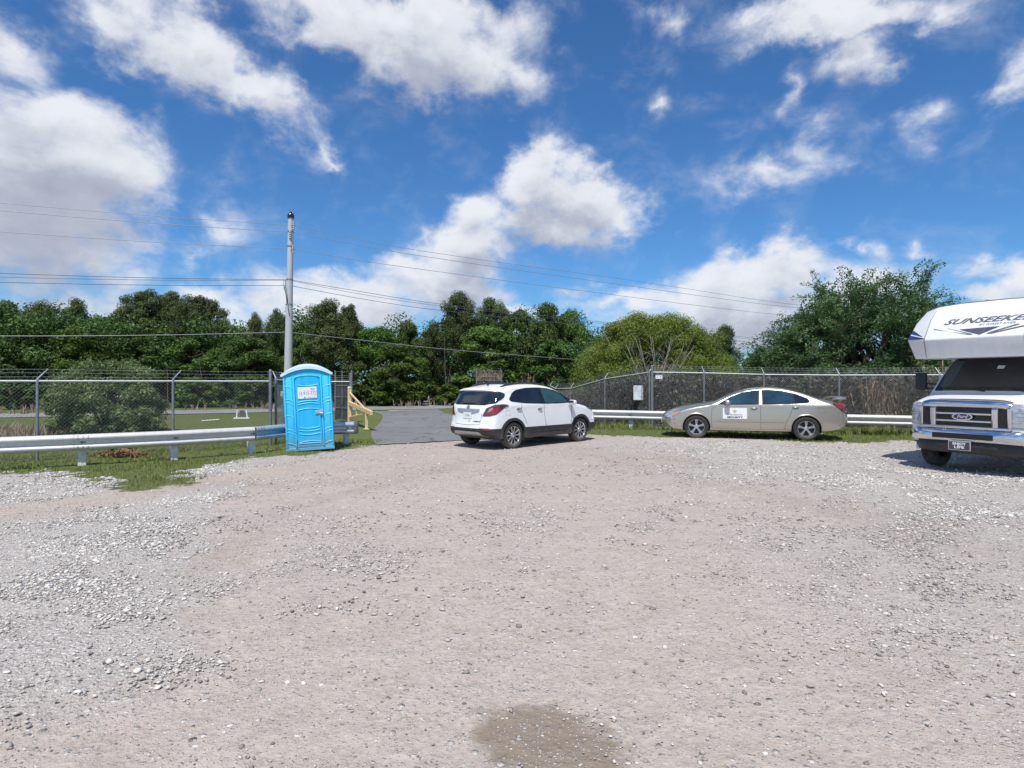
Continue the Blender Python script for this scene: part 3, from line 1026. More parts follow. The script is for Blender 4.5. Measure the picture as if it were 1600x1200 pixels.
# ---------------- motorhome
def make_motorhome():
    C = Vector((7.88, 10.6, 0))
    root = empty('motorhome', C, R(210), 'white motorhome with chrome grille and an over-cab bunk nose', 'motorhome')
    W_ = M['rv_white']
    # cab skin (x forward, nose at 0)
    sil = [(-.12, .52), (-.05, .62), (-.03, .80), (-.03, 1.05), (-.05, 1.19), (-.13, 1.275), (-.40, 1.335), (-.72, 1.39), (-.80, 1.42), (-1.10, 1.76), (-1.40, 2.06), (-1.60, 2.12), (-2.0, 2.14), (-2.3, 2.12), (-2.34, 1.9), (-2.34, 1.2), (-2.34, .8), (-2.3, .5)]

    def wid(x):
        return 0.95 - (0.06 * ((x + .8) / .8) ** 2 if x > -.8 else 0)
    rad = [.16, .16, .16, .16, .14, .12, .10, .10, .11, .12, .12, .12, .10, .10, .10, .1, .1, .1]
    b = Body(sil, wid, rad, 3.6, 0.48, 1.34, 0.20, ((-.80, .38),), 0.43, N_=110)
    cab = mesh_bm('cab', b.bm.copy(), W_, root)
    underbody(root, -2.2, -.15, 0.58, 0.34, 0.9, (), .4)
    for s in (1, -1):
        make_wheel(root, -.80, s * .80, .385, .23, .215, 'ten')
        arch_ring(-.80, .38, .42, .455, s * (b.w(-.8, .7) - .012), -6, 186, d=.016).build('wheel_arch', W_, root, True, 50)
    g = MB()
    b.patch(g, [(-.84, -.875, 1.425), (-.84, .875, 1.425), (-1.42, .775, 2.06), (-1.42, -.775, 2.06)], (-.75, 0, -.66), 0.006, 0.07, r=0.08)
    ws = g.build('windscreen', M['glass'], root, True)
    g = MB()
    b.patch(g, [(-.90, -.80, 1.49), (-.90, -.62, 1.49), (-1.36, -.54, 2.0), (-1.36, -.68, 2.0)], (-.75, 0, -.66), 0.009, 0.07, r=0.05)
    g.build('side_window_view', M['glass_green'], ws, True)  # green patch for the side window seen through the windscreen
    g = MB()
    b.patch(g, [(-1.22, .02, 1.80), (-1.22, .13, 1.80), (-1.27, .14, 1.86), (-1.27, .03, 1.86)], (-.75, 0, -.66), 0.010, 0.04)
    g.build('windscreen_sticker', M['sign_white'], ws, True)
    g = MB()
    b.patch(g, [(-.87, -.70, 1.455), (-.87, .70, 1.455), (-.90, .66, 1.49), (-.90, -.66, 1.49)], (-.75, 0, -.66), 0.009, 0.06)
    g.build('dash_edge', M['black_plastic'], ws, True)
    g = MB()
    for y0, y1 in ((.62, .02), (-.02, -.62)):
        g = MB()
        g.tube([(-.80, y0, 1.44), (-.86, (y0 + y1) / 2, 1.475), (-.90, y1, 1.51)], [.014, .010, .007], 6)
        g.build('wiper', M['black_plastic'], root, True)
    for s in (1, -1):
        g = MB()
        b.patch(g, [(-.98, s * 2, 1.44), (-2.0, s * 2, 1.42), (-2.0, s * 2, 1.95), (-1.42, s * 2, 1.97)], (0, -s, 0), .006, .08, r=.05)
        g.build('cab_window', M['glass'], root, True)
        m = MB()
        b.strip(m, [(-.90, s * 2, 1.40), (-.98, s * 2, .95), (-1.25, s * 2, .85), (-1.28, s * 2, .52)], (0, -s, 0), .010)
        m.build('door_gap', M['seam'], cab)
        m = MB()
        b.strip(m, [(-2.05, s * 2, 1.98), (-2.08, s * 2, .52)], (0, -s, 0), .010)
        m.build('door_gap', M['seam'], cab)
        door_handle(root, b, -1.92, 1.18, s, M['black_plastic'])
        # tall towing mirror on two arms
        mp = Vector((-1.02, s * 1.185, 1.615))
        m = MB()
        m.box(mp, (.11, .20, .35), bev=.04)
        m.tube([(-1.02, s * .90, 1.55), (-1.02, s * 1.10, 1.58)], .018, 8)
        m.tube([(-1.02, s * .90, 1.46), (-1.02, s * 1.10, 1.48)], .018, 8)
        mm = m.build('wing_mirror', M['black_plastic'], root, True, 45)
        m = MB()
        m.box(mp + Vector((-.058, 0, .04)), (.008, .16, .20))
        m.box(mp + Vector((-.058, 0, -.115)), (.008, .16, .08))
        m.build('mirror_glass', M['chrome'], mm)
        # headlight
        h = MB()
        b.patch(h, [(-.03, s * .70, .83), (-.12, s * .90, .83), (-.16, s * .93, 1.0), (-.16, s * .93, 1.20), (-.12, s * .90, 1.225), (-.04, s * .70, 1.225)], (-.8, -s * .6, 0), .014, .05, r=.02)
        hl = h.build('headlight', M['clear_lens'], root, True)
        h = MB()
        for k in range(5):
            z = .90 + k * .066
            b.strip(h, [(-.05, s * .715, z), (-.12, s * .88, z)], (-.8, -s * .6, 0), .008, .018)
        b.patch(h, [(-.03, s * .70, .845), (-.12, s * .88, .845), (-.12, s * .88, .905), (-.03, s * .70, .905)], (-.8, -s * .6, 0), .019, .05)
        h.build('lamp_ribs', M['silver'], hl, True)
    # chrome grille: bevelled surround, uprights and bars over a black back
    g = MB()
    g.box((-.02, 0, 1.0), (.06, 1.34, .42))
    gr = g.build('grille', M['gloss_black'], root)
    def bar(y0, z0, y1, z1, w, dep, x=.045):
        c = Vector((x, (y0 + y1) / 2, (z0 + z1) / 2))
        L = math.hypot(y1 - y0, z1 - z0)
        mb = MB()
        if abs(y1 - y0) > abs(z1 - z0):
            mb.box(c, (dep, L, w), bev=min(w, dep) * .30)
        else:
            mb.box(c, (dep, w, L), bev=min(w, dep) * .30)
        return mb
    # curved top header (a swept chrome roll)
    mb = MB()
    prof = [(-.10, 1.305), (-.02, 1.302), (.05, 1.278), (.082, 1.235), (.086, 1.19), (.055, 1.155), (-.02, 1.15)]
    n, vs, fs = 24, [], []
    for k in range(n + 1):
        y = -.685 + 1.37 * k / n
        e = abs(y / .685) ** 6
        for x, z in prof:
            vs.append((x * (1 - .35 * e) - .05 * abs(y / .685) ** 2, y, z - .05 * e * (1 if z > 1.2 else .3)))
    mq = len(prof)
    for k in range(n):
        for j in range(mq):
            fs.append((k * mq + j, k * mq + (j + 1) % mq, (k + 1) * mq + (j + 1) % mq, (k + 1) * mq + j))
    fs += [tuple(range(mq)), tuple(range(n * mq, n * mq + mq))]
    mb.add(vs, fs)
    mb.build('grille_surround', M['chrome'], gr, True, 50)
    sr = MB()
    for s in (1, -1):
        sr.add(bar(s * .665, .80, s * .665, 1.17, .055, .09, .00).v, bar(0, 0, 0, 1, .055, .09).f)
        sr.add(bar(s * .47, .81, s * .47, 1.16, .10, .09, .015).v, bar(0, 0, 0, 1, .1, .09).f)
    sr.add(bar(-.69, .812, .69, .812, .055, .10, .01).v, bar(0, 0, 1, 0, .055, .1).f)
    sr.build('grille_frame', M['chrome'], gr, False)
    sl = MB()
    for z in (.925, 1.052):
        sl.add(bar(-.42, z, .42, z, .038, .06, .02).v, bar(0, 0, 1, 0, .038, .06).f)
    sl.build('grille_bar', M['chrome'], gr)
    lg = MB()
    ell = lambda a, c, x: [(x, a * math.cos(t), 1.0 + c * math.sin(t)) for t in [2 * math.pi * i / 40 for i in range(40)]]
    lg.prism(ell(.158, .064, 0), (.03, 0, 0), (.072, 0, 0))
    em = lg.build('emblem', M['chrome'], root, True, 30)
    lg = MB()
    lg.prism(ell(.134, .048, 0), (.06, 0, 0), (.0755, 0, 0))
    eb = lg.build('emblem_face', M['emblem_blue'], em, True, 30)
    lg = MB()
    put_text(lg, 'Ford', .085, (.0775, 0, 1.0), (0, 1, 0), (0, 0, 1), width=.17, shear=.35, bold=.002)
    lg.build('emblem_lettering', M['chrome'], eb)
    # chrome bumper that wraps round the corners
    bp = MB()
    prof = [(-.06, .545), (.065, .56), (.10, .60), (.10, .70), (.075, .76), (.03, .785), (-.10, .79)]
    n, vs, fs = 32, [], []
    for k in range(n + 1):
        t = -1 + 2 * k / n
        y = .965 * math.copysign(1 - (1 - abs(t)) ** 1.35, t)
        e = abs(t) ** 5
        for x, z in prof:
            vs.append((x - .34 * e - .05 * t * t, y, z))
    mq = len(prof)
    for k in range(n):
        for j in range(mq - 1):
            fs.append((k * mq + j, k * mq + j + 1, (k + 1) * mq + j + 1, (k + 1) * mq + j))
    bp.add(vs, fs)
    bmp = bp.build('bumper', M['chrome'], root, True, 60)
    s_ = MB()
    s_.box((.098, 0, .66), (.02, .92, .095), bev=.008)
    s_.build('bumper_slot', M['gloss_black'], bmp)
    va = MB()
    prof = [(-.12, .56), (.055, .552), (.075, .50), (.05, .42), (-.02, .36), (-.15, .34)]
    n, vs, fs = 24, [], []
    for k in range(n + 1):
        t = -1 + 2 * k / n
        e = abs(t) ** 5
        for x, z in prof:
            vs.append((x - .38 * e - .05 * t * t, .95 * t, z))
    mq = len(prof)
    for k in range(n):
        for j in range(mq - 1):
            fs.append((k * mq + j, k * mq + j + 1, (k + 1) * mq + j + 1, (k + 1) * mq + j))
    va.add(vs, fs)
    va.build('air_dam', M['black_plastic'], root, True, 60)
    pl = MB()
    pl.box((.115, -.02, .495), (.018, .345, .165), bev=.006)
    plo = pl.build('front_plate', M['silver'], root)
    pl = MB()
    pl.box((.1205, -.02, .495), (.014, .315, .137), bev=.004)
    pi = pl.build('plate_face', M['ink'], plo)
    pl = MB()
    put_text(pl, 'ENJOY', .062, (.1295, -.02, .527), (0, 1, 0), (0, 0, 1), width=.205, bold=.0022)
    put_text(pl, 'LIFE', .062, (.1295, -.02, .468), (0, 1, 0), (0, 0, 1), width=.155, bold=.0022)
    pl.build('plate_lettering', M['sign_white'], pi)
    # house body
    hb = MB()
    hb.box((-5.1, 0, 1.72), (5.9, 2.30, 2.68), bev=.04)
    hs = hb.build('house_body', W_, root, False)
    for yy in (1.156, -1.156):
        wn = MB()
        for x in (-3.2, -5.2, -6.9):
            wn.box((x, yy, 2.05), (.85, .03, .55), bev=.01)
        wn.build('house_window', M['glass'], hs)
    sk = MB()
    sk.box((-2.125, 0, 1.2), (.03, 2.28, 1.64))
    sk.build('bulkhead_shade', M['gloss_black'], root)  # black sheet over the body's front wall, its shade put into the colour
    for s in (1, -1):
        make_wheel(root, -5.6, s * .95, .385, .25, .215, 'ten')
    # over-cab nose: cap with bevelled corners, built ring by ring from its sharp edges
    def ring(L):
        return [Vector(p) for p in L] + [Vector((p[0], -p[1], p[2])) for p in L[::-1]]
    bot = ring([(-2.1, 1.12, 2.06), (-.62, 1.10, 2.045), (-.40, .80, 2.045), (-.34, .40, 2.045)])
    rid = ring([(-2.1, 1.15, 2.42), (-.44, 1.15, 2.41), (-.25, .76, 2.385), (-.21, .40, 2.385)])
    mid = ring([(-2.1, 1.15, 2.80), (-.72, 1.13, 2.74), (-.56, .80, 2.78), (-.52, .40, 2.79)])
    top = ring([(-2.1, 1.10, 3.04), (-.98, 1.06, 2.985), (-.86, .80, 3.04), (-.82, .40, 3.065)])
    rf = ring([(-2.1, .80, 3.10), (-1.30, .78, 3.07), (-1.20, .60, 3.09), (-1.15, .30, 3.105)])
    bm = bmesh.new()
    RR = [[bm.verts.new(p) for p in r_] for r_ in (bot, rid, mid, top, rf)]
    m = len(bot)
    for a, c in zip(RR[:-1], RR[1:]):
        for j in range(m):
            bm.faces.new((a[j], a[(j + 1) % m], c[(j + 1) % m], c[j]))
    bm.faces.new(RR[0][::-1])
    bm.faces.new(RR[-1])
    bmesh.ops.recalc_face_normals(bm, faces=bm.faces[:])
    cb = bm.copy()
    nose_bvh = BVHTree.FromBMesh(bm)
    bmesh.ops.bevel(cb, geom=[e for e in cb.edges if e.calc_face_angle(0) > R(9)], offset=.022, segments=3, affect='EDGES', profile=.5)
    nose = mesh_bm('over_cab_nose', cb, W_, root, 40)

    class NB(Body):
        def __init__(self, bvh):
            self.bvh = bvh
    nb = NB(nose_bvh)
    bm.free()
    dn = (-1, 0, 0)
    # lettering and the chevron on the sloping front, seen from the front: right = +y
    sh = MB()
    U = Vector((0, 1, .0))
    t = MB()
    put_text(t, 'SUNSEEKER', .135, (0, .135, 2.695), (0, 1, 0), (0, 0, 1), width=1.36, shear=.55, bold=.003)
    vs = []
    for p in t.v:
        hp, n_ = nb.cast(p, dn)
        vs.append(hp + n_ * .006)
    zc = 2.705
    sh.add(vs, t.f)
    sh.build('nose_lettering', M['decal_grey'], nose)
    sh = MB()
    nb.text(sh, 'BY FOREST RIVER', .05, (0, .33, 2.608), (0, 1, 0), (0, 0, 1), dn, .006, width=.52, shear=.3)
    sh.build('nose_lettering', M['decal_grey'], nose)
    sh = MB()
    nb.patch(sh, [(0, -.22, 2.545), (0, .40, 2.56), (0, .13, 2.425)], dn, .006, .08)
    sh.build('nose_chevron', M['decal_slate'], nose)
    sh = MB()
    nb.patch(sh, [(0, -.66, 2.578), (0, .05, 2.43), (0, -.03, 2.433), (0, -.66, 2.590)], dn, .007, .08)
    nb.patch(sh, [(0, -.40, 2.575), (0, .0, 2.442), (0, .02, 2.446), (0, -.42, 2.585)], dn, .007, .08)
    nb.patch(sh, [(0, .21, 2.43), (0, .92, 2.60), (0, .92, 2.575), (0, .33, 2.435)], dn, .007, .08)
    nb.patch(sh, [(0, .24, 2.45), (0, .62, 2.585), (0, .66, 2.57), (0, .28, 2.445)], dn, .007, .08)
    sh.build('nose_stripe', M['decal_grey'], nose)
    for s in (1, -1):
        sh = MB()
        nb.patch(sh, [(-.47, s * 1.14, 2.415), (-.255, s * .74, 2.40), (-.30, s * .84, 2.43), (-.50, s * 1.14, 2.50)], (-.83, -s * .55, 0), .006, .06)
        nb.patch(sh, [(-.52, s * 1.135, 2.53), (-.31, s * .83, 2.445), (-.56, s * 1.13, 2.60)], (-.83, -s * .55, 0), .006, .06)
        sh.build('corner_flash', M['decal_navy'], nose)
    for y in (-.36, 0, .36, -.84, .84):
        mk = MB()
        mk.box((-.90 - .12 * abs(y), y, 3.075 - .08 * abs(y) ** 2), (.13, .06, .035), bev=.012)
        mk.build('marker_light', M['red_lens'], root, True, 40)
    for s in (1, -1):
        sm = MB()
        pts = [(-.345, s * .765, 2.06), (-.255, s * .765, 2.383), (-.56, s * .79, 2.775), (-.865, s * .79, 3.03)]
        sm.tube([Vector(p) + Vector((.004, 0, .002)) for p in pts], .006, 5)
        sm.build('panel_joint', M['decal_grey'], nose, True)
    ed = MB()
    ed.tube([(-.99, 1.06, 2.99), (-.87, .80, 3.045), (-.83, .40, 3.07), (-.83, -.40, 3.07), (-.87, -.80, 3.045), (-.99, -1.06, 2.99)], .012, 6)
    ed.build('roof_seam_trim', M['galv_dark'], root, True)
    return root

# ------------------------------------------------------------------ ground, roads
def poly_mask(X, Y, poly):
    """point-in-polygon for arrays"""
    ins = np.zeros(X.shape, bool)
    n = len(poly)
    for i in range(n):
        x0, y0 = poly[i]
        x1, y1 = poly[(i + 1) % n]
        c = (y0 > Y) != (y1 > Y)
        xi = (x1 - x0) * (Y - y0) / (y1 - y0 + 1e-12) + x0
        ins ^= c & (X < xi)
    return ins


def vnoise(X, Y, s, seed):
    """smooth value noise on arrays, 0..1"""
    rng = np.random.default_rng(seed)
    T = rng.random((256, 256))
    x, y = X * s + 1000, Y * s + 1000
    xi, yi = np.floor(x).astype(int), np.floor(y).astype(int)
    fx, fy = x - xi, y - yi
    fx, fy = fx * fx * (3 - 2 * fx), fy * fy * (3 - 2 * fy)
    g = lambda a, b: T[a % 256, b % 256]
    return (g(xi, yi) * (1 - fx) + g(xi + 1, yi) * fx) * (1 - fy) + (g(xi, yi + 1) * (1 - fx) + g(xi + 1, yi + 1) * fx) * fy


def fbm(X, Y, s, seed, o=4):
    t, a, tot = 0, 1, 0
    for k in range(o):
        t = t + a * vnoise(X, Y, s * 2 ** k, seed + k)
        tot += a
        a *= .55
    return t / tot


G2 = lambda *L: [tuple(gp(x, y)[:2]) for x, y in L]
GRASS_L = [(-300, 6), (-60, 7.5), (-14, 9.2)] + G2((0, 739), (95, 737), (150, 752), (200, 766), (262, 770), (300, 752), (270, 740), (335, 724), (400, 716), (450, 712), (500, 709), (528, 703), (560, 699), (583, 694)) + \
    [(-3.3, 15.3), (-3.2, 16), (-4.0, 19), (-4.8, 24), (-5.8, 29), (-7.0, 33.0), (-7.5, 60), (-300, 80)]
GRASS_R = [(-4.4, 35), (-3.2, 30), (-1.9, 26.3), (-.5, 22), (1.3, 20.2)] + G2((905, 680), (940, 680), (985, 681), (1035, 683)) + [(6.9, 17.5)] + G2((1290, 692), (1340, 692), (1420, 689)) + [(14, 15.2), (30, 14), (300, 14), (300, 80), (-4.6, 80), (-4.6, 38)]


def line_d2(X, Y, pl, n, amp=.6):
    """squared distance to a curve, wobbling with noise"""
    out = np.full(X.shape, 99.0)
    sel = (np.abs(X) < 12) & (Y > 1) & (Y < 18)
    if sel.any():
        xs, ys = X[sel] + (n[sel] - .5) * amp, Y[sel] + (fbm(X[sel], Y[sel], 2.3, 50) - .5) * amp
        m = np.full(xs.shape, 99.0)
        for px, py in catmull(pl, 60):
            m = np.minimum(m, (xs - px) ** 2 + (ys - py) ** 2)
        out[sel] = m
    return out


def zones(X, Y):
    wx = X + (fbm(X, Y, 1.4, 5) - .5) * .9 + (fbm(X, Y, 6, 25, 3) - .5) * .7
    wy = Y + (fbm(X, Y, 1.4, 15) - .5) * 1.1 + (fbm(X, Y, 6, 35, 3) - .5) * 1.1
    g = 0
    for k in range(9):                                                      # softened edge: grass thins out into the gravel
        r = 0 if k == 0 else (.22 if k % 2 else .48)
        ox, oy = r * math.cos(k * .785), r * math.sin(k * .785)
        g = g + (poly_mask(wx + ox, wy + oy, GRASS_L) | poly_mask(wx + ox, wy + oy, GRASS_R)).astype(float) / 9
    g = np.where(Y > 80, 1.0, g)
    # pale loose gravel: along the left, and on the right towards the motorhome
    n = fbm(X, Y, .55, 30)
    u = -X - (1.45 + .34 * (Y - 2.5))                                      # distance left of the wheel track
    wl = sstep(-.1, .9, u + (n - .5) * 1.8 + (fbm(X, Y, 2.6, 88) - .5) * 1.2)
    track = np.exp(-line_d2(X, Y, [(-9.5, 5.6), (-8, 6.3), (-6.3, 7.5), (-5.4, 8.6), (-4.8, 10.0), (-3.6, 11.4), (-2.0, 12.8)], n) / .62 ** 2)    # bare dirt track on the left
    wl = wl * (1 - .95 * track) * sstep(2.4, 3.6, Y)
    wr = sstep(.5, 3.0, X - (1.1 + .17 * (16 - Y)) + (n - .5) * 3.0) * .8
    wr = wr * sstep(5, 9, Y + (X - 4) * .8) + .35 * sstep(1.0, 3, X) * (1 - sstep(5, 9, Y))
    wm = .24 * sstep(.54, .70, fbm(X, Y, .7, 41)) + .05
    wt = np.clip(np.maximum(np.maximum(wl, wr), wm), 0, 1)
    # bare compacted wheel tracks running from the camera to the gateway
    for off in (-.75, .95):
        cx = off + .02 * (Y - 4) - .0016 * (Y - 4) ** 2
        wt = wt * (1 - .9 * np.exp(-((X - cx + (n - .5) * .8) / .55) ** 2))
    pink = sstep(8.5, 12.5, Y + .35 * X + (n - .5) * 3) * (1 - sstep(1.0, 5.5, X - .2 * (Y - 12))) * .9 + .25 * sstep(.5, .7, fbm(X, Y, .4, 77))
    rut = 0
    for pl, w_ in (([(.9, 15.2), (1.95, 12.6), (3.1, 9.9), (3.9, 7.6), (4.6, 5.6)], .42), ([(1.5, 15.2), (3.0, 12.9), (4.6, 10.4), (6.0, 8.4)], .40), ([(-5.4, 9.6), (-3.9, 9.3), (-2.4, 9.9), (-1.0, 11.4)], .30), ([(-3.3, 3.2), (-2.7, 5.0), (-2.9, 7.6), (-2.1, 9.4), (-.6, 12.5)], .22)):
        dd = line_d2(X, Y, pl, n)
        rut = np.maximum(rut, np.exp(-dd / w_ ** 2) * (.35 + .9 * (fbm(X, Y, 1.1, 66) - .25)))
    return g, wt, np.clip(pink, 0, 1), np.clip(track * sstep(1.5, 3, -X), 0, 1), np.clip(rut, 0, 1)


def axis(a, b, fine, lim, gr=1.16):
    c = list(np.arange(a, b + 1e-6, fine))
    s = fine
    lo, hi = [], []
    x = a
    while x > -lim:
        s *= gr
        x -= s
        lo.append(x)
    s, x = fine, b
    while x < lim:
        s *= gr
        x += s
        hi.append(x)
    return np.array(lo[::-1] + c + hi)


def make_ground():
    xs, ys = axis(-13, 14, .11, 900), axis(1.2, 24, .11, 1200)
    X, Y = np.meshgrid(xs, ys)
    near = (np.abs(X) < 40) & (Y > -5) & (Y < 40)
    Z = gz(X, Y) + np.where(near, (fbm(X, Y, .9, 3) - .5) * .024 + (fbm(X, Y, 4, 8, 2) - .5) * .008, 0) - .004
    V = np.stack([X, Y, Z], -1).reshape(-1, 3)
    ny, nx = X.shape
    I = np.arange(nx * ny).reshape(ny, nx)
    F = np.stack([I[:-1, :-1], I[:-1, 1:], I[1:, 1:], I[1:, :-1]], -1).reshape(-1, 4)
    m, nt, b = nodes('lot_ground')
    o = mesh_np('ground', V, F, m, None, True)
    for nm, a in zip(('grass', 'loose', 'pink', 'track', 'rut'), zones(X, Y)):
        at_ = o.data.attributes.new(nm, 'FLOAT', 'POINT')
        at_.data.foreach_set('value', a.astype(np.float32).ravel())
    tag(o, kind='structure')
    A = lambda k: N(nt, 'ShaderNodeAttribute', attribute_name=k).outputs['Fac']
    pos = N(nt, 'ShaderNodeNewGeometry').outputs['Position']
    nA, nB, nC = noi(nt, pos, 1.1, 6, .6), noi(nt, pos, 9, 6, .65), noi(nt, pos, 70, 4, .7)
    dirt = ramp(nt, nA, [(.25, (.42, .345, .295)), (.5, (.485, .415, .365)), (.75, (.53, .465, .415))])
    dirt = mixc(nt, mth(nt, 'MULTIPLY', A('pink'), .75), dirt, ramp(nt, nB, [(.3, (.30, .215, .185)), (.7, (.47, .375, .335))]))
    dirt = mixc(nt, mth(nt, 'MULTIPLY', A('track'), .95), dirt, (.44, .345, .265))
    dirt = mixc(nt, .28, dirt, ramp(nt, nC, [(.3, (.24, .205, .18)), (.7, (.62, .56, .50))]))
    # darker, disturbed earth along the ruts, and the clumpy grain that stays visible far off
    dirt = mixc(nt, mth(nt, 'MULTIPLY', A('rut'), .95), dirt, (.25, .18, .14))
    nD = noi(nt, pos, 3.2, 7, .68)
    nE = noi(nt, pos, 22, 5, .7)
    dirt = mixc(nt, .42, dirt, ramp(nt, nD, [(.28, (.28, .22, .175)), (.5, (.46, .385, .325)), (.72, (.58, .51, .445))]))
    dirt = mixc(nt, .27, dirt, ramp(nt, nE, [(.32, (.20, .168, .14)), (.5, (.43, .37, .32)), (.66, (.62, .575, .52))]))
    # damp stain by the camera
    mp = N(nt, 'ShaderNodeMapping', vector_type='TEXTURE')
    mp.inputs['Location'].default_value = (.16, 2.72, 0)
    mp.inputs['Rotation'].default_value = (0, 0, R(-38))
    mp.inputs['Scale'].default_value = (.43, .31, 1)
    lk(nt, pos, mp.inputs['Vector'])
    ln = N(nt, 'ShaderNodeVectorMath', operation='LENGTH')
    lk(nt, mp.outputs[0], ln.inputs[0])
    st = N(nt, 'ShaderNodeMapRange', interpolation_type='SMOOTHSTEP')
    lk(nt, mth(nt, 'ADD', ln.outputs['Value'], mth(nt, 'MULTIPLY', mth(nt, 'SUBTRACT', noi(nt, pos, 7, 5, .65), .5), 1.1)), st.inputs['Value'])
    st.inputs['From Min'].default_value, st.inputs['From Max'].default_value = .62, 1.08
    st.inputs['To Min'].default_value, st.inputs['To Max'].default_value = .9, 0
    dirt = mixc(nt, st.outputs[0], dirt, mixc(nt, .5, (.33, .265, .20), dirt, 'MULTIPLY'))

    # pebbles: two sizes of broken shell rock, more of them where the gravel is loose
    hs = []
    col = mixc(nt, mth(nt, 'MULTIPLY', A('loose'), .62), dirt, ramp(nt, nB, [(.3, (.30, .275, .245)), (.7, (.64, .605, .56))]))
    for sc, thr0, thr1 in ((26, .03, 0), (48, .09, 0), (95, .16, 0)):
        wv = N(nt, 'ShaderNodeVectorMath', operation='ADD')
        lk(nt, pos, wv.inputs[0])
        nn = N(nt, 'ShaderNodeTexNoise')
        nn.inputs['Scale'].default_value = sc * .9
        lk(nt, pos, nn.inputs['Vector'])
        sc_ = N(nt, 'ShaderNodeVectorMath', operation='SCALE')
        lk(nt, nn.outputs['Color'], sc_.inputs[0])
        sc_.inputs['Scale'].default_value = .5 / sc
        lk(nt, sc_.outputs[0], wv.inputs[1])
        vo = N(nt, 'ShaderNodeTexVoronoi', voronoi_dimensions='3D')
        vo.inputs['Scale'].default_value = sc
        vo.inputs['Randomness'].default_value = 1
        lk(nt, wv.outputs[0], vo.inputs['Vector'])
        sp = N(nt, 'ShaderNodeSeparateColor')
        lk(nt, vo.outputs['Color'], sp.inputs[0])
        # present where cell random < density
        den = mth(nt, 'ADD', mth(nt, 'MULTIPLY', A('loose'), .72), thr0)
        den = mth(nt, 'ADD', den, mth(nt, 'MULTIPLY', mth(nt, 'SUBTRACT', nB, .5), .9))
        pres = mth(nt, 'LESS_THAN', sp.outputs[0], den)
        shape = N(nt, 'ShaderNodeMapRange', interpolation_type='SMOOTHSTEP')
        lk(nt, vo.outputs['Distance'], shape.inputs['Value'])
        shape.inputs['From Min'].default_value, shape.inputs['From Max'].default_value = .36, .48
        shape.inputs['To Min'].default_value, shape.inputs['To Max'].default_value = 1, 0
        mask = mth(nt, 'MULTIPLY', pres, shape.outputs[0])
        pc = ramp(nt, sp.outputs[1], [(0, (.17, .155, .14)), (.15, (.33, .29, .255)), (.5, (.46, .415, .37)), (.82, (.57, .53, .485)), (1, (.72, .695, .66))])
        col = mixc(nt, mask, col, mixc(nt, mth(nt, 'MULTIPLY', A('loose'), .32), pc, (.68, .65, .605)))
        dome = N(nt, 'ShaderNodeMapRange')
        lk(nt, vo.outputs['Distance'], dome.inputs['Value'])
        dome.inputs['From Min'].default_value, dome.inputs['From Max'].default_value = 0, .48
        dome.inputs['To Min'].default_value, dome.inputs['To Max'].default_value = 1, 0
        hs.append(mth(nt, 'MULTIPLY', mth(nt, 'MULTIPLY', pres, mth(nt, 'POWER', dome.outputs[0], .6)), 1.0 / sc))
    gsoil = ramp(nt, nB, [(.3, (.08, .105, .032)), (.55, (.14, .168, .052)), (.8, (.24, .225, .105))])
    gsoil = mixc(nt, .35, gsoil, ramp(nt, nC, [(.3, (.045, .06, .018)), (.7, (.19, .20, .08))]))
    gm = N(nt, 'ShaderNodeMapRange', interpolation_type='SMOOTHSTEP')
    lk(nt, mth(nt, 'ADD', A('grass'), mth(nt, 'MULTIPLY', mth(nt, 'SUBTRACT', noi(nt, pos, 13, 5, .7), .5), .9)), gm.inputs['Value'])
    gm.inputs['From Min'].default_value, gm.inputs['From Max'].default_value = .40, .62
    col = mixc(nt, gm.outputs[0], col, gsoil)
    lk(nt, col, b.inputs['Base Color'])
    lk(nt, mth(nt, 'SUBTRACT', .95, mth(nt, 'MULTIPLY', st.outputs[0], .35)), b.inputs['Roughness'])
    b.inputs['Specular IOR Level'].default_value = .2
    h = hs[0]
    for q in hs[1:]:
        h = mth(nt, 'MAXIMUM', h, q)
    h = mth(nt, 'ADD', mth(nt, 'MULTIPLY', h, .6), mth(nt, 'ADD', mth(nt, 'ADD', mth(nt, 'MULTIPLY', nD, .05), mth(nt, 'MULTIPLY', nE, .012)), mth(nt, 'ADD', mth(nt, 'MULTIPLY', nB, .03), mth(nt, 'MULTIPLY', nC, .005))))
    bp = N(nt, 'ShaderNodeBump')
    bp.inputs['Strength'].default_value = .9
    bp.inputs['Distance'].default_value = 1.0
    lk(nt, h, bp.inputs['Height'])
    lk(nt, bp.outputs[0], b.inputs['Normal'])
    return o


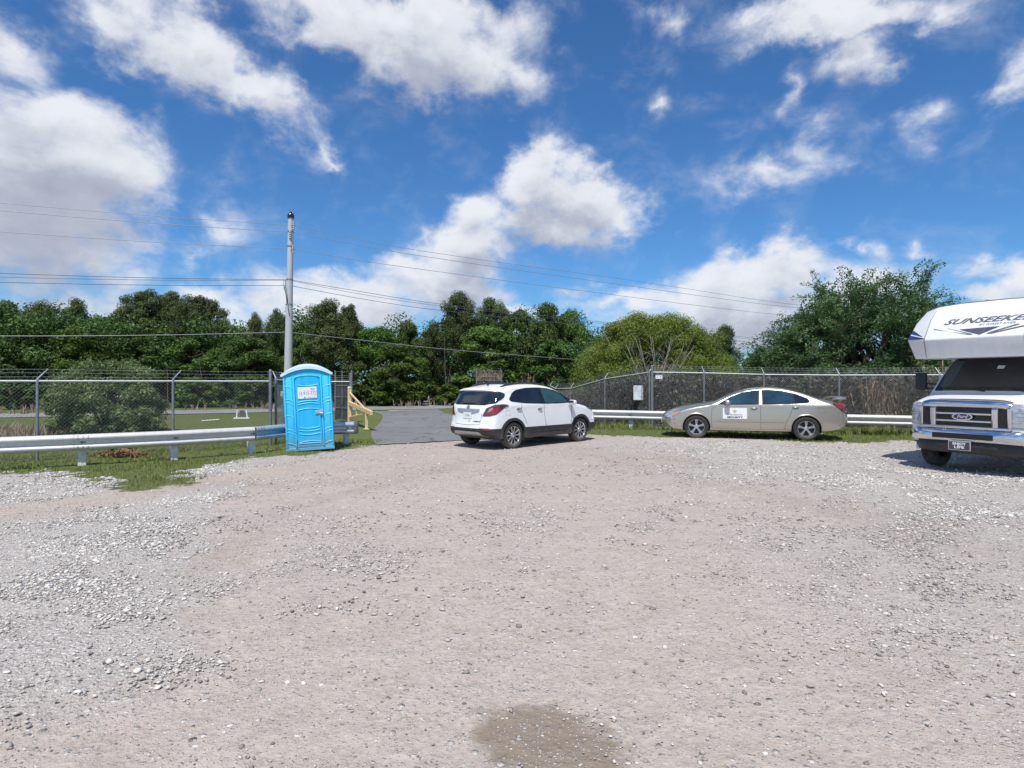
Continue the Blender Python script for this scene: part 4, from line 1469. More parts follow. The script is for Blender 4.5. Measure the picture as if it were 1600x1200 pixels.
def asphalt_mat(name, c, s=1.0):
    m, nt, b = nodes(name)
    pos = N(nt, 'ShaderNodeNewGeometry').outputs['Position']
    n1, n2 = noi(nt, pos, .8, 5, .6), noi(nt, pos, 90, 3, .7)
    a = ramp(nt, n1, [(.3, [v * .86 for v in c]), (.7, [v * 1.14 for v in c])])
    lk(nt, mixc(nt, .3, a, ramp(nt, n2, [(.3, [v * .5 for v in c]), (.7, [v * 1.7 for v in c])])), b.inputs['Base Color'])
    vo = N(nt, 'ShaderNodeTexVoronoi', feature='DISTANCE_TO_EDGE')
    vo.inputs['Scale'].default_value = .55
    wv = N(nt, 'ShaderNodeVectorMath', operation='ADD')
    lk(nt, pos, wv.inputs[0])
    nn = N(nt, 'ShaderNodeTexNoise')
    nn.inputs['Scale'].default_value = 2.4
    nn.inputs['Detail'].default_value = 6
    lk(nt, pos, nn.inputs['Vector'])
    lk(nt, nn.outputs['Color'], wv.inputs[1])
    lk(nt, wv.outputs[0], vo.inputs['Vector'])
    crack = mth(nt, 'MULTIPLY', mth(nt, 'LESS_THAN', vo.outputs['Distance'], .016), mth(nt, 'GREATER_THAN', n1, .46))
    cc = b.inputs['Base Color'].links[0].from_socket
    cc = mixc(nt, ramp(nt, noi(nt, pos, .35, 4, .6), [(.45, (0, 0, 0)), (.62, (.35, .35, .35))]), cc, [v * 1.45 for v in (c[0], c[1] * .98, c[2] * .94)])
    lk(nt, mixc(nt, mth(nt, 'MULTIPLY', crack, .7), cc, (.03, .03, .03)), b.inputs['Base Color'])
    b.inputs['Roughness'].default_value = .88
    bp = N(nt, 'ShaderNodeBump')
    bp.inputs['Strength'].default_value = .4
    bp.inputs['Distance'].default_value = .01
    lk(nt, n2, bp.inputs['Height'])
    lk(nt, bp.outputs[0], b.inputs['Normal'])
    return m


def sheet(name, left, right, lift, mat, n=60):
    """ribbon between two polylines, draped on the terrain"""
    L, Rr = catmull(left, n), catmull(right, n)
    k = 10
    V, F = [], []
    for a, b in zip(L, Rr):
        for j in range(k + 1):
            p = a + (b - a) * j / k
            V.append((p[0], p[1], gzf(p[0], p[1]) + lift))
    for i in range(n - 1):
        for j in range(k):
            F.append((i * (k + 1) + j, i * (k + 1) + j + 1, (i + 1) * (k + 1) + j + 1, (i + 1) * (k + 1) + j))
    return tag(mesh_np(name, V, F, mat, None, True), kind='structure')


def make_roads():
    # driveway: ragged near edge where the gravel spills over it
    rnd = random.Random(4)
    mat = asphalt_mat('drive_asphalt', (.165, .165, .166))
    near = [(-3.45, 15.45), (-2.6, 15.9), (-1.6, 16.5), (-.6, 16.9), (.5, 17.2), (1.4, 17.6)]
    nr = catmull(near, 80)
    nr[:, 1] += np.array([rnd.uniform(-.06, .06) for _ in range(80)])
    lf = np.array([(-3.45, 15.45), (-4.4, 19), (-5.2, 24), (-6.2, 29), (-7.6, 33.0)])
    rt = np.array([(1.4, 17.6), (-.2, 22), (-1.7, 26.3), (-3.1, 30), (-4.4, 35.6)])
    V, F = [], []
    L = catmull(lf, 40)
    Rr = catmull(rt, 40)
    for i in range(40):
        t = i / 39
        for j in range(80):
            s = j / 79
            base = L[i] * (1 - s) + Rr[i] * s
            off = (nr[j] - (L[0] * (1 - s) + Rr[0] * s)) * (1 - t) ** 6
            p = base + off
            V.append((p[0], p[1], gzf(*p) + .014))
    for i in range(39):
        for j in range(79):
            F.append((i * 80 + j, i * 80 + j + 1, (i + 1) * 80 + j + 1, (i + 1) * 80 + j))
    tag(mesh_np('driveway', V, F, mat, None, True), kind='structure')
    d = Vector((10.6, 5.2)).normalized()
    c0 = Vector((-16.8, 32.2))
    P = [c0 + d * s for s in (-90, -50, -20, 0, 12, 30, 60)]
    nrm = Vector((-d.y, d.x))
    sheet('road', [tuple(p + nrm * 2.4) for p in P], [tuple(p - nrm * 2.0) for p in P], .022, asphalt_mat('road_asphalt', (.22, .22, .215)), 90)


# ------------------------------------------------------------------ loose stones, grass
def scatter(fn, n, box, seed):
    """n random points in box kept with probability fn(x, y)"""
    rng = np.random.default_rng(seed)
    x = rng.uniform(box[0], box[1], n)
    y = rng.uniform(box[2], box[3], n)
    k = rng.random(n) < fn(x, y)
    return x[k], y[k], rng


def in_view(x, y, pad=1.5):
    return np.abs(x) < .86 * y + pad


def make_stones():
    me = bpy.data.meshes.new('tmp')
    bm = bmesh.new()
    bmesh.ops.create_icosphere(bm, subdivisions=1, radius=1)
    bv = np.array([v.co[:] for v in bm.verts])
    bf = np.array([[v.index for v in f.verts] for f in bm.faces])
    bm.free()
    bpy.data.meshes.remove(me)

    def dens(x, y):
        g, wt, pk, tr, ru = zones(x, y)
        cl = sstep(.40, .72, fbm(x, y, 2.1, 90))
        return np.where(in_view(x, y, .6) & (g < .5), np.clip((.07 + .95 * wt) * (.08 + 1.1 * cl) * (1 - .85 * tr), 0, 1), 0) * np.clip(1.3 - y / 14, 0.02, 1)
    x, y, rng = scatter(dens, 1250000, (-11, 12, 1.6, 18), 3)
    n = len(x)
    s = np.exp(rng.normal(math.log(.0060), .50, n)).clip(.003, .023) * np.clip(.75 + y / 14, .8, 1.5)
    vv = bv[None] * (1 + rng.normal(0, .24, (n, 12, 1)).clip(-.5, .5))
    vv = vv * np.stack([rng.uniform(.8, 1.35, n), rng.uniform(.7, 1.1, n), rng.uniform(.28, .6, n)], 1)[:, None]
    a, t = rng.uniform(0, 2 * np.pi, n), rng.normal(0, .3, n)
    ca, sa, ct, st = np.cos(a), np.sin(a), np.cos(t), np.sin(t)
    X, Y, Z = vv[..., 0], vv[..., 1] * ct[:, None] - vv[..., 2] * st[:, None], vv[..., 1] * st[:, None] + vv[..., 2] * ct[:, None]
    X, Y = X * ca[:, None] - Y * sa[:, None], X * sa[:, None] + Y * ca[:, None]
    V = np.stack([X, Y, Z], -1) * s[:, None, None] + np.stack([x, y, s * .02 + .002 + gz(x, y)], -1)[:, None]
    wt = zones(x, y)[1]
    wh = rng.random(n) < sstep(.35, .75, wt)
    for nm, mt, sel, lab in (('loose_gravel', 'stone', ~wh, 'grey-tan pebbles strewn over the packed dirt of the lot'), ('white_gravel', 'stone_white', wh, 'whiter loose shell gravel lying deep at the sides of the lot')):
        k = int(sel.sum())
        F = (bf[None] + (np.arange(k) * 12)[:, None, None]).reshape(-1, 3)
        tag(mesh_np(nm, V[sel].reshape(-1, 3), F, M[mt], None, False), lab, 'gravel', kind='stuff')
    print('stones', n)


def blades(name, x, y, rng, h, w, mat, label, cat, per=5, lean=.5, zoff=0.0):
    n = len(x) * per
    x = np.repeat(x, per) + rng.normal(0, .02, n)
    y = np.repeat(y, per) + rng.normal(0, .02, n)
    hh = np.repeat(h, per) * rng.uniform(.5, 1.15, n)
    a = rng.uniform(0, 2 * np.pi, n)
    l = rng.uniform(.1, lean, n) * hh
    la = rng.uniform(0, 2 * np.pi, n)
    z = gz(x, y) + zoff - .01
    dx, dy = np.cos(a) * w, np.sin(a) * w
    lx, ly = np.cos(la) * l, np.sin(la) * l
    V = np.stack([np.stack([x - dx, y - dy, z], -1), np.stack([x + dx, y + dy, z], -1),
                  np.stack([x + dx * .7 + lx * .4, y + dy * .7 + ly * .4, z + hh * .6], -1),
                  np.stack([x - dx * .7 + lx * .4, y - dy * .7 + ly * .4, z + hh * .6], -1),
                  np.stack([x + lx, y + ly, z + hh], -1)], 1)
    b = (np.arange(n) * 5)[:, None]
    F = np.concatenate([b + [0, 1, 2], b + [0, 2, 3], b + [3, 2, 4]])
    o = mesh_np(name, V.reshape(-1, 3), F, M[mat])
    return tag(o, label, cat, kind='stuff')


def make_grass():
    def dens(x, y):
        g, wt, pk, tr, ru = zones(x, y)
        return np.where(in_view(x, y, 2), sstep(.25, .8, g + (fbm(x, y, 5, 71) - .5) * .7) * (.35 + .65 * sstep(.3, .7, fbm(x, y, 1.2, 60))), 0)
    x, y, rng = scatter(lambda a, b: dens(a, b) * ((b < 17) | (a > 1.5)) * np.clip((24 - b) / 6, 0, 1), 62000, (-17, 17, 8.5, 24), 11)
    blades('grass', x, y, rng, rng.uniform(.03, .075, len(x)) * (1 + .8 * (fbm(x, y, 2.2, 4) > .6)), .005, 'blade', 'short green grass verge around the guardrails', 'grass')
    # taller weeds under the right rail
    f = lambda a, b: (np.abs((b - (20.7 - .30 * (a - 4))) ) < .5) * (.3 + .7 * (fbm(a, b, 1.5, 44) > .5)) * (gz(a, b) > -.2)
    x, y, rng = scatter(f, 9000, (1.6, 15, 15.5, 22), 12)
    blades('weeds', x, y, rng, rng.uniform(.10, .30, len(x)), .009, 'blade', 'taller green weeds growing under the right-hand guardrail', 'weeds', 6, .7)
    # pale dry grass behind the left fence and along the far road edge
    f = lambda a, b: sstep(.35, .55, fbm(a, b, .5, 21)) * ((b - 16.6 + (a + 12) * .15) ** 2 < 2.2) * (a < -11.6)
    x, y, rng = scatter(f, 5000, (-22, -11.2, 14, 23), 13)
    blades('dry_grass', x, y, rng, rng.uniform(.22, .48, len(x)), .010, 'dry_blade', 'tall pale dry grass behind the left fence', 'grass', 8, .6)
    f = lambda a, b: (fbm(a, b, .6, 31) > .5) * (np.abs(b - (42.6 + .49 * (a + 1))) < 1.0)
    x, y, rng = scatter(f, 6000, (-40, 8, 22, 48), 14)
    blades('roadside_grass', x, y, rng, rng.uniform(.25, .6, len(x)), .018, 'dry_blade', 'pale seeding grass fringe along the far road edge', 'grass', 7, .5)


# ------------------------------------------------------------------ fences, rails, signs
def diamond_wires(mb, a, b, za, zb, ha, hb, p=.075, r=.0019):
    """chain-link between ground points a, b (2-D): two families of slanted wires"""
    a, b = Vector(a), Vector(b)
    L = (b - a).length
    d = (b - a) / L
    nrm = Vector((-d.y, d.x))

    def pt(s, t):
        s = min(max(s, 0), L)
        q = a + d * s
        z0 = za + (zb - za) * s / L
        return z0, q
    H = max(ha, hb)
    for fam in (1, -1):
        k = -int(H / p) - 1
        while k * p < L + H:
            s0 = k * p
            k += 1
            # wire s = s0 + fam*h (h from 0..H), fam=-1 starts shifted
            s_lo, s_hi = (s0, s0 + H) if fam == 1 else (s0, s0 - H)
            h0, h1 = 0.0, H
            for lim, sgn in ((0, -1), (L, 1)):
                pass
            def clip(t):
                return s_lo + (s_hi - s_lo) * t
            t0, t1 = 0.0, 1.0
            ds = s_hi - s_lo
            if ds > 0:
                t0, t1 = max(0, (0 - s_lo) / ds), min(1, (L - s_lo) / ds)
            else:
                t0, t1 = max(0, (L - s_lo) / ds), min(1, (0 - s_lo) / ds)
            if t1 - t0 < .02:
                continue
            P = []
            for t in (t0, t1):
                s = clip(t)
                q = a + d * s
                f = s / L
                P.append(Vector((q.x + nrm.x * r * fam, q.y + nrm.y * r * fam, za + (zb - za) * f + .03 + t * (ha + (hb - ha) * f - .03))))
            mb.tube(P, r, 3, False)
    return mb


def make_fence(name, label, posts, rail_h, arm, mesh_mat='wire_metal', tall=(), post_r=.03, group=None, arm_h=.26, rail_r=.021, wire_r=.0019):
    """posts: list of (x, y); one chain-link run with top rail and three barbed strands on tilted arms"""
    p0 = posts[0]
    root = empty(name, (p0[0], p0[1], gzf(*p0)), 0, label, 'fence', group)
    off = root.location
    P = [Vector((x, y, gzf(x, y))) for x, y in posts]
    rh = rail_h if isinstance(rail_h, (list, tuple)) else [rail_h] * len(P)
    arm = Vector(arm)
    for i, p in enumerate(P):
        mb = MB()
        q = p - off
        big = i in tall
        r = post_r * (1.5 if big else 1)
        top = rh[i] + (arm_h if big else 0.0)
        mb.tube([q + Vector((0, 0, -.2)), q + Vector((0, 0, top))], r, 12)
        if big:
            mb.tube([q + Vector((0, 0, top)), q + Vector((0, 0, top + .03))], [r * 1.15, r * .5], 12)
        else:
            mb.tube([q + Vector((0, 0, rh[i] - .02)), q + Vector((0, 0, rh[i] + .03)), q + Vector((0, 0, rh[i] + .04)) + arm * .1, q + Vector((0, 0, rh[i])) + arm], [r * 1.1, r * 1.05, r * .6, r * .5], 8)
        mb.build('post', M['galv_dark'], root, True, 40)
    mb = MB()
    for i in range(len(P) - 1):
        mb.tube([P[i] - off + Vector((0, 0, rh[i])), P[i + 1] - off + Vector((0, 0, rh[i + 1]))], rail_r, 8)
    mb.build('top_rail', M['galv'], root, True, 40)
    mb = MB()
    for i in range(len(P) - 1):
        a, b = P[i] - off, P[i + 1] - off
        diamond_wires(mb, a.xy, b.xy, a.z, b.z, rh[i], rh[i + 1], r=wire_r)
        mb.tube([a + Vector((0, 0, .05)), b + Vector((0, 0, .05))], .003, 4)
    mb.build('chain_link_mesh', M[mesh_mat], root, True)
    for k in (.35, .68, .97):
        mb = MB()
        for i in range(len(P) - 1):
            A, B = P[i] - off + Vector((0, 0, rh[i])), P[i + 1] - off + Vector((0, 0, rh[i + 1]))
            oA = arm * k if i not in tall else Vector((0, 0, arm.z * k))
            oB = arm * k if i + 1 not in tall else Vector((0, 0, arm.z * k))
            A, B = A + oA, B + oB
            mb.tube([A, (A + B) / 2 - Vector((0, 0, .012)), B], .0032, 4, False)
            n = int((B - A).length / .14)
            for j in range(n):
                c = A.lerp(B, (j + .5) / n) - Vector((0, 0, .011))
                dd = Vector((.012, .004, .022))
                mb.tube([c - dd, c + dd], .0022, 3, False)
                dd = Vector((-.012, .01, .020))
                mb.tube([c - dd, c + dd], .0022, 3, False)
        mb.build('barbed_wire', M[mesh_mat], root)
    return root


def make_guardrail(name, label, line, posts, zt, mat='rail', post_mat='post_wood', face=(0, -1), end=None, seams=()):
    """W-beam rail: line = [(x, y)] beam path; posts = [(x, y)]"""
    root = empty(name, (line[0][0], line[0][1], 0), 0, label, 'guardrail')
    off = root.location
    prof = [(.01, 0), (.035, 0.002), (.055, .012), (.095, .045), (.10, .075), (.095, .09), (.012, .122), (.004, .14), (.004, .17), (.012, .188), (.095, .22), (.10, .235), (.095, .265), (.055, .298), (.035, .308), (.01, .31)]
    prof += [(p[0] - .006, p[1]) for p in prof[::-1]]

    def beam(pts, z_t, extra=0.0, flare=0.0):
        mb = MB()
        vs, fs = [], []
        m = len(prof)
        for i, (x, y) in enumerate(pts):
            a = Vector(pts[max(i - 1, 0)])
            b = Vector(pts[min(i + 1, len(pts) - 1)])
            t = (b - a).normalized()
            nrm = Vector((t.y, -t.x))
            if nrm.dot(Vector(face)) < 0:
                nrm = -nrm
            zz = z_t[i] if isinstance(z_t, (list, tuple)) else z_t
            for d_, h in prof:
                q = Vector((x, y)) + nrm * (d_ + extra)
                vs.append(Vector((q.x, q.y, zz - .31 + h)) - off)
        for i in range(len(pts) - 1):
            for j in range(m):
                fs.append((i * m + j, i * m + (j + 1) % m, (i + 1) * m + (j + 1) % m, (i + 1) * m + j))
        fs += [tuple(range(m)), tuple(range((len(pts) - 1) * m, len(pts) * m))]
        return mb.add(vs, fs)
    segs = [0] + list(seams) + [len(line) - 1]
    for k in range(len(segs) - 1):
        pts = line[segs[k]:segs[k + 1] + 1]
        zz = zt[segs[k]:segs[k + 1] + 1] if isinstance(zt, (list, tuple)) else zt
        b = beam(pts, zz, .004 * (k % 2)).build('rail_beam', M[mat if not (end and k == len(segs) - 2) else 'galv_blue'], root, True, 60)
        # splice bolts at the seam
        if k:
            mb = MB()
            x, y = pts[0]
            t = (Vector(pts[1]) - Vector(pts[0])).normalized()
            nrm = Vector((t.y, -t.x))
            if nrm.dot(Vector(face)) < 0:
                nrm = -nrm
            z0 = (zz[0] if isinstance(zz, (list, tuple)) else zz) - .31
            for sx in (.06, .14, .22):
                for h, d_ in ((.075, .088), (.235, .088), (.045, .075), (.265, .08)):
                    c = Vector((x, y)) + t * sx + nrm * (d_ + .004)
                    c = Vector((c.x, c.y, z0 + h)) - off
                    mb.tube([c, c + Vector((nrm.x, nrm.y, 0)) * .014], [.016, .011], 8)
            mb.build('splice_bolts', M['bolt'], b, True, 40)
    for i, (x, y) in enumerate(posts):
        mb = MB()
        j = min(range(len(line)), key=lambda q: (Vector(line[q]) - Vector((x, y))).length)
        a, b = Vector(line[max(j - 1, 0)]), Vector(line[min(j + 1, len(line) - 1)])
        t = (b - a).normalized()
        rz = Matrix.Rotation(math.atan2(t.y, t.x), 3, 'Z')
        zz = zt[j] if isinstance(zt, (list, tuple)) else zt
        nrm = Vector((t.y, -t.x))
        if nrm.dot(Vector(face)) < 0:
            nrm = -nrm
        c = Vector((x, y)) - nrm * .095
        g = gzf(x, y)
        mb.box(Vector((c.x, c.y, (zz - .02 + g - .2) / 2)) - off, (.13, .15, zz - .02 - g + .2), rz, .006)
        p = mb.build('post', M[post_mat], root)
        bb = MB()
        c2 = Vector((x, y)) - nrm * .008
        bb.box(Vector((c2.x, c2.y, zz - .16)) - off, (.13, .022, .28), rz, .004)
        bb.build('blockout', M['galv_dark'], p)
        bo = MB()
        q = Vector((x, y)) + nrm * .01
        q = Vector((q.x, q.y, zz - .155)) - off
        bo.tube([q, q + Vector((nrm.x, nrm.y, 0)) * .018], [.02, .014], 8)
        bo.build('post_bolt', M['bolt'], p, True, 40)
    if end:
        # flared blunt end shoe curling away from traffic
        mb = MB()
        vs, fs = [], []
        x, y = line[-1]
        t = (Vector(line[-1]) - Vector(line[-2])).normalized()
        nrm = Vector((t.y, -t.x))
        if nrm.dot(Vector(face)) < 0:
            nrm = -nrm
        n = 10
        for k in range(n + 1):
            a = k / n * R(200)
            c = Vector((x, y)) + t * (math.sin(a) * .16) - nrm * (.16 - .16 * math.cos(a)) + nrm * .07
            for h in (0.0, .05, .26, .31):
                zz = (zt[-1] if isinstance(zt, (list, tuple)) else zt) - .31 + h
                w = .0 if h in (.05, .26) else .02
                vs.append(Vector((c.x - nrm.x * w, c.y - nrm.y * w, zz)) - off)
        for k in range(n):
            for j in range(3):
                fs.append((k * 4 + j, k * 4 + j + 1, k * 4 + j + 5, k * 4 + j + 4))
        mb.add(vs, fs)
        mb.build('end_shoe', M['galv_dark'], root, True, 60)
    return root


def make_potty():
    """portable toilet standing slightly askew; local -y is its door side"""
    root = empty('portable_toilet', (-4.80, 14.55, .02), R(17), 'bright blue portable toilet with a white domed roof beside the driveway', 'toilet')
    root.rotation_euler = (R(0), R(-3.0), R(17))
    root.scale = (.95, .9, .915)
    w, d, h = .55, .60, 1.95
    b = MB()
    # skid base
    s = MB()
    s.box((0, 0, .045), (1.12, 1.22, .09), bev=.015)
    s.build('base_skid', M['potty_blue'], root)
    # tub with slightly rounded corners
    bm = bmesh.new()
    bmesh.ops.create_cube(bm, size=1)
    for v in bm.verts:
        v.co = Vector((v.co.x * 2 * w, v.co.y * 2 * d, v.co.z * (h - .08) + (h + .08) / 2))
    bmesh.ops.bevel(bm, geom=[e for e in bm.edges if abs(e.verts[0].co.z - e.verts[1].co.z) > .5], offset=.05, segments=4, affect='EDGES', profile=.5)
    mb = MB().bm(bm)
    cab = mb.build('cabin', M['potty_blue'], root, True, 40)
    # ribs on the two jambs and down the sides
    rb = MB()
    yf = -d - .012
    for sx in (-1, 1):
        rb.box((sx * (w - .022), yf + .004, 1.02), (.035, .03, 1.84), bev=.008)
        rb.box((sx * .315, yf, 1.0), (.038, .045, 1.80), bev=.01)
        for z in (1.62, 1.30, 1.22, .90, .55, .47, .20):
            rb.tube([(sx * .34, yf + .012, z - .05), (sx * .42, yf + .006, z), (sx * .52, yf + .010, z + .02)], .013, 6)
        rb.box((sx * .42, yf + .010, 1.02), (.13, .012, 1.70), bev=.004)
        for z in (.3, .6, .9, 1.2, 1.5, 1.8):
            rb.box((sx * (w + .006), 0, z), (.02, 1.0, .035), bev=.006)
        for yy in (-.45, 0, .45):
            rb.box((sx * (w + .004), yy, 1.02), (.016, .05, 1.75), bev=.005)
    # arch over the door
    pts = [(-.315, yf, 1.80)] + [(.315 * -math.cos(a) * (1 - .0 * math.sin(a)), yf, 1.80 + .10 * math.sin(a) ** .7) for a in np.linspace(.0, math.pi, 15)[1:-1]] + [(.315, yf, 1.80)]
    rb.tube(pts, .02, 8)
    rb.box((0, yf + .01, .115), (.66, .03, .03), bev=.008)
    rb.build('frame_ribs', M['potty_rib'], cab, True, 40)
    # door
    dr = MB()
    P = [(-.285, .13), (.285, .13), (.285, 1.76), (.22, 1.845), (0, 1.87), (-.22, 1.845), (-.285, 1.76)]
    dr.prism([(x, -d, z) for x, z in rounded(P, .04)], (0, -.022, 0), (0, .0, 0))
    door = dr.build('door', M['potty_blue'], root, True, 30)
    r2 = MB()

    def arc(z, sag, half=.245, r=.012):
        r2.tube([(x, -d - .026, z + sag * (1 - (x / half) ** 2)) for x in np.linspace(-half, half, 13)], r, 6)
    arc(1.665, -.03)
    arc(1.225, .035)
    arc(1.165, .035)
    arc(1.03, .035)
    arc(.60, -.035)
    arc(.53, -.035)
    arc(.44, -.035)
    arc(.19, 0.0)
    arc(.215, .03)
    for sx in (-1, 1):
        r2.tube([(sx * .245, -d - .026, .19), (sx * .245, -d - .026, .42)], .010, 6)
        r2.tube([(sx * .245, -d - .026, .62), (sx * .245, -d - .026, 1.03)], .010, 6)
        r2.tube([(sx * .245, -d - .026, 1.25), (sx * .245, -d - .026, 1.65)], .010, 6)
    r2.build('door_ribs', M['potty_rib'], door, True, 40)
    g = MB()
    g.box((-.01, -d - .032, 1.46), (.44, .016, .29), bev=.006)
    sg = g.build('sign', M['sign_white'], root)
    g = MB()
    put_text(g, '13-915-772', .13, (-.01, -d - .0415, 1.445), (1, 0, 0), (0, 0, 1), width=.385)
    g.build('sign_lettering', M['ink_grey'], sg)
    g = MB()
    g.box((-.07, -d - .042, 1.345), (.03, .004, .03))
    for k in range(7):
        g.box((.02 + k * .026, -d - .0415, 1.345), (.014, .003, .014))
    g.box((.12, -d - .0415, 1.55), (.10, .003, .022))
    g.build('sign_marks', M['ink_grey'], sg)
    g = MB()
    g.box((.215, -d - .035, .955), (.13, .03, .085), bev=.008)
    g.box((.30, -d - .040, .96), (.07, .03, .12), bev=.008)
    g.tube([(.25, -d - .05, .955), (.25, -d - .085, .945), (.33, -d - .085, .935)], .012, 8)
    g.build('door_latch', M['silver'], door, True, 40)
    g = MB()
    for z in (.35, 1.0, 1.6):
        g.tube([(-.295, -d - .026, z - .06), (-.295, -d - .026, z + .06)], .014, 8)
    g.build('hinge', M['potty_blue'], door, True, 40)
    # domed translucent roof with a lip all round
    n, m = 24, 16
    V, F = [], []
    for i in range(n + 1):
        u = -1 + 2 * i / n
        for j in range(m + 1):
            v = -1 + 2 * j / m
            x, y = u * (w + .05), v * (d + .05)
            z = h - .02 + .255 * (1 - abs(u) ** 2.1) * (1 - .25 * abs(v) ** 6) + .012
            V.append((x, y, z))
    for i in range(n):
        for j in range(m):
            F.append((i * (m + 1) + j, i * (m + 1) + j + 1, (i + 1) * (m + 1) + j + 1, (i + 1) * (m + 1) + j))
    mb = MB()
    mb.add(V, F)
    # skirt
    rim = [i * (m + 1) for i in range(n + 1)] + [n * (m + 1) + j for j in range(1, m + 1)] + [i * (m + 1) + m for i in range(n - 1, -1, -1)] + [j for j in range(m - 1, 0, -1)]
    top = [Vector(V[k]) for k in rim]
    lo = [Vector((p.x * 1.0, p.y, max(h - .06, p.z - .075))) for p in top]
    k = len(top)
    mb.add(top + lo, [(i, (i + 1) % k, k + (i + 1) % k, k + i) for i in range(k)])
    rf = mb.build('roof', M['potty_roof'], root, True, 50)
    # gable panels that close the cabin under the arch, front and back
    g = MB()
    for yy in (-d + .0, d - .03):
        g = MB()
        arcp = [(x, yy, h - .03 + .235 * (1 - abs(x / (w + .05)) ** 2.1)) for x in np.linspace(-w + .02, w - .02, 25)]
        g.prism([(-w + .02, yy, h - .12)] + arcp + [(w - .02, yy, h - .12)], (0, -.004, 0), (0, .03, 0))
        g.build('gable', M['potty_blue'], root, True, 30)
    return root


def make_barrier():
    """yellow swing barrier folded open beside the driveway"""
    A = Vector((-6.15, 23.0, 0))
    B = Vector((-4.86, 20.3, 0))
    root = empty('barrier_gate', A, 0, 'yellow timber-look swing barrier standing open on the left of the driveway', 'barrier')
    d = (B - A)
    q = lambda t, z: d * t + Vector((0, 0, z))
    rz = Matrix.Rotation(math.atan2(d.y, d.x), 3, 'Z')
    mb = MB()
    mb.box((0, 0, .66), (.125, .125, 1.45), rz, .012)
    mb.tube([(0, 0, 1.385), (0, 0, 1.43)], [.085, .05], 10)
    mb.build('post', M['yellow_paint'], root)

    def beam(t0, z0, t1, z1, w, h, name):
        mb = MB()
        a, b = q(t0, z0), q(t1, z1)
        L = (b - a).length
        rot = (b - a).to_track_quat('X', 'Z').to_matrix()
        mb.box((a + b) / 2, (L, w, h), rot, .01)
        return mb.build(name, M['yellow_paint'], root)
    beam(.02, .80, 1.26, .60, .09, .145, 'barrier_arm')
    beam(.03, 1.20, .93, .68, .055, .06, 'diagonal_brace')
    beam(.02, .28, .80, .50, .05, .05, 'lower_brace')
    beam(.45, .34, .452, .98, .05, .05, 'strut')
    mb = MB()
    p = q(1.0, 0)
    mb.box(p + Vector((0, 0, .30)), (.085, .085, .60), rz, .008)
    mb.box(p + Vector((0, 0, .03)), (.26, .16, .03), rz, .006)
    mb.build('leg', M['yellow_paint'], root)
    return root


def make_gate(name, label, a, b, h, bars, mat='screen_cloth', hz=(.35, .62, .9), h0=.08, top_pales=0.0, weeds=0):
    """framed gate leaf between ground points a and b, cloth-backed"""
    a, b = Vector((a[0], a[1], gzf(*a))), Vector((b[0], b[1], gzf(*b)))
    root = empty(name, a, 0, label, 'gate')
    d = b - a
    fr = MB()
    for t in (0, 1):
        fr.tube([d * t + Vector((0, 0, h0)), d * t + Vector((0, 0, h + top_pales))], .028, 10)
    for z in (h0, h):
        fr.tube([Vector((0, 0, z)), d + Vector((0, 0, z))], .022, 8)
    for k in hz:
        fr.tube([Vector((0, 0, h * k)), d + Vector((0, 0, h * k))], .016, 8)
    for t in bars:
        fr.tube([d * t + Vector((0, 0, h0)), d * t + Vector((0, 0, h + top_pales))], .018, 8)
    fr.build('gate_frame', M['galv_dark'], root, True, 40)
    n = Vector((d.y, -d.x, 0)).normalized()
    if n.y > 0:
        n = -n
    cl = MB()
    cl.prism([Vector((0, 0, h0)) , d + Vector((0, 0, h0)), d + Vector((0, 0, h)), Vector((0, 0, h))], -n * .035, -n * .029)
    cl.build('privacy_screen', M[mat], root)
    ms = MB()
    diamond_wires(ms, (0, 0), d.xy, h0, h0 + d.z, h - h0, h - h0, .11, .0035)
    ms.build('chain_link_mesh', M['wire_metal'], root)
    if top_pales:
        for k in (.4, .9):
            w = MB()
            w.tube([Vector((0, 0, h + top_pales * k)), d * .5 + Vector((0, 0, h + top_pales * k - .02)), d + Vector((0, 0, h + top_pales * k))], .004, 4)
            w.build('barbed_wire', M['wire_metal'], root)
    if weeds:
        rng = np.random.default_rng(71)
        wd = MB()
        for k in range(weeds):
            p = d * rng.uniform(-.02, 1.02) + Vector((rng.normal(0, .05), rng.normal(0, .05), h - rng.uniform(0, .25)))
            e = p + Vector((rng.normal(0, .12), rng.normal(0, .08), rng.uniform(.1, .55)))
            wd.tube([p, p.lerp(e, .5) + Vector((rng.normal(0, .03), 0, 0)), e], [.010, .008, .003], 4, False)
        wd.build('dead_weeds', M['reed'], root)
    return root


def make_board(name, label, cat, c, w, h, yaw, mat, txt=()):
    root = empty(name, c, yaw, label, cat)
    mb = MB()
    mb.box((0, 0, 0), (w, .012, h), bev=.004)
    b = mb.build('panel', M[mat], root)
    mb = MB()
    for s, size, x, z, wd in txt:
        put_text(mb, s, size, (x, -.0085, z), (1, 0, 0), (0, 0, 1), width=wd)
    if txt:
        mb.build('lettering', M['ink_grey'], b)
    mb = MB()
    for sx in (-1, 1):
        mb.tube([(sx * w * .42, -.007, h * .42), (sx * w * .42, -.014, h * .42)], .008, 8)
    mb.build('fixing', M['bolt'], root)
    return root


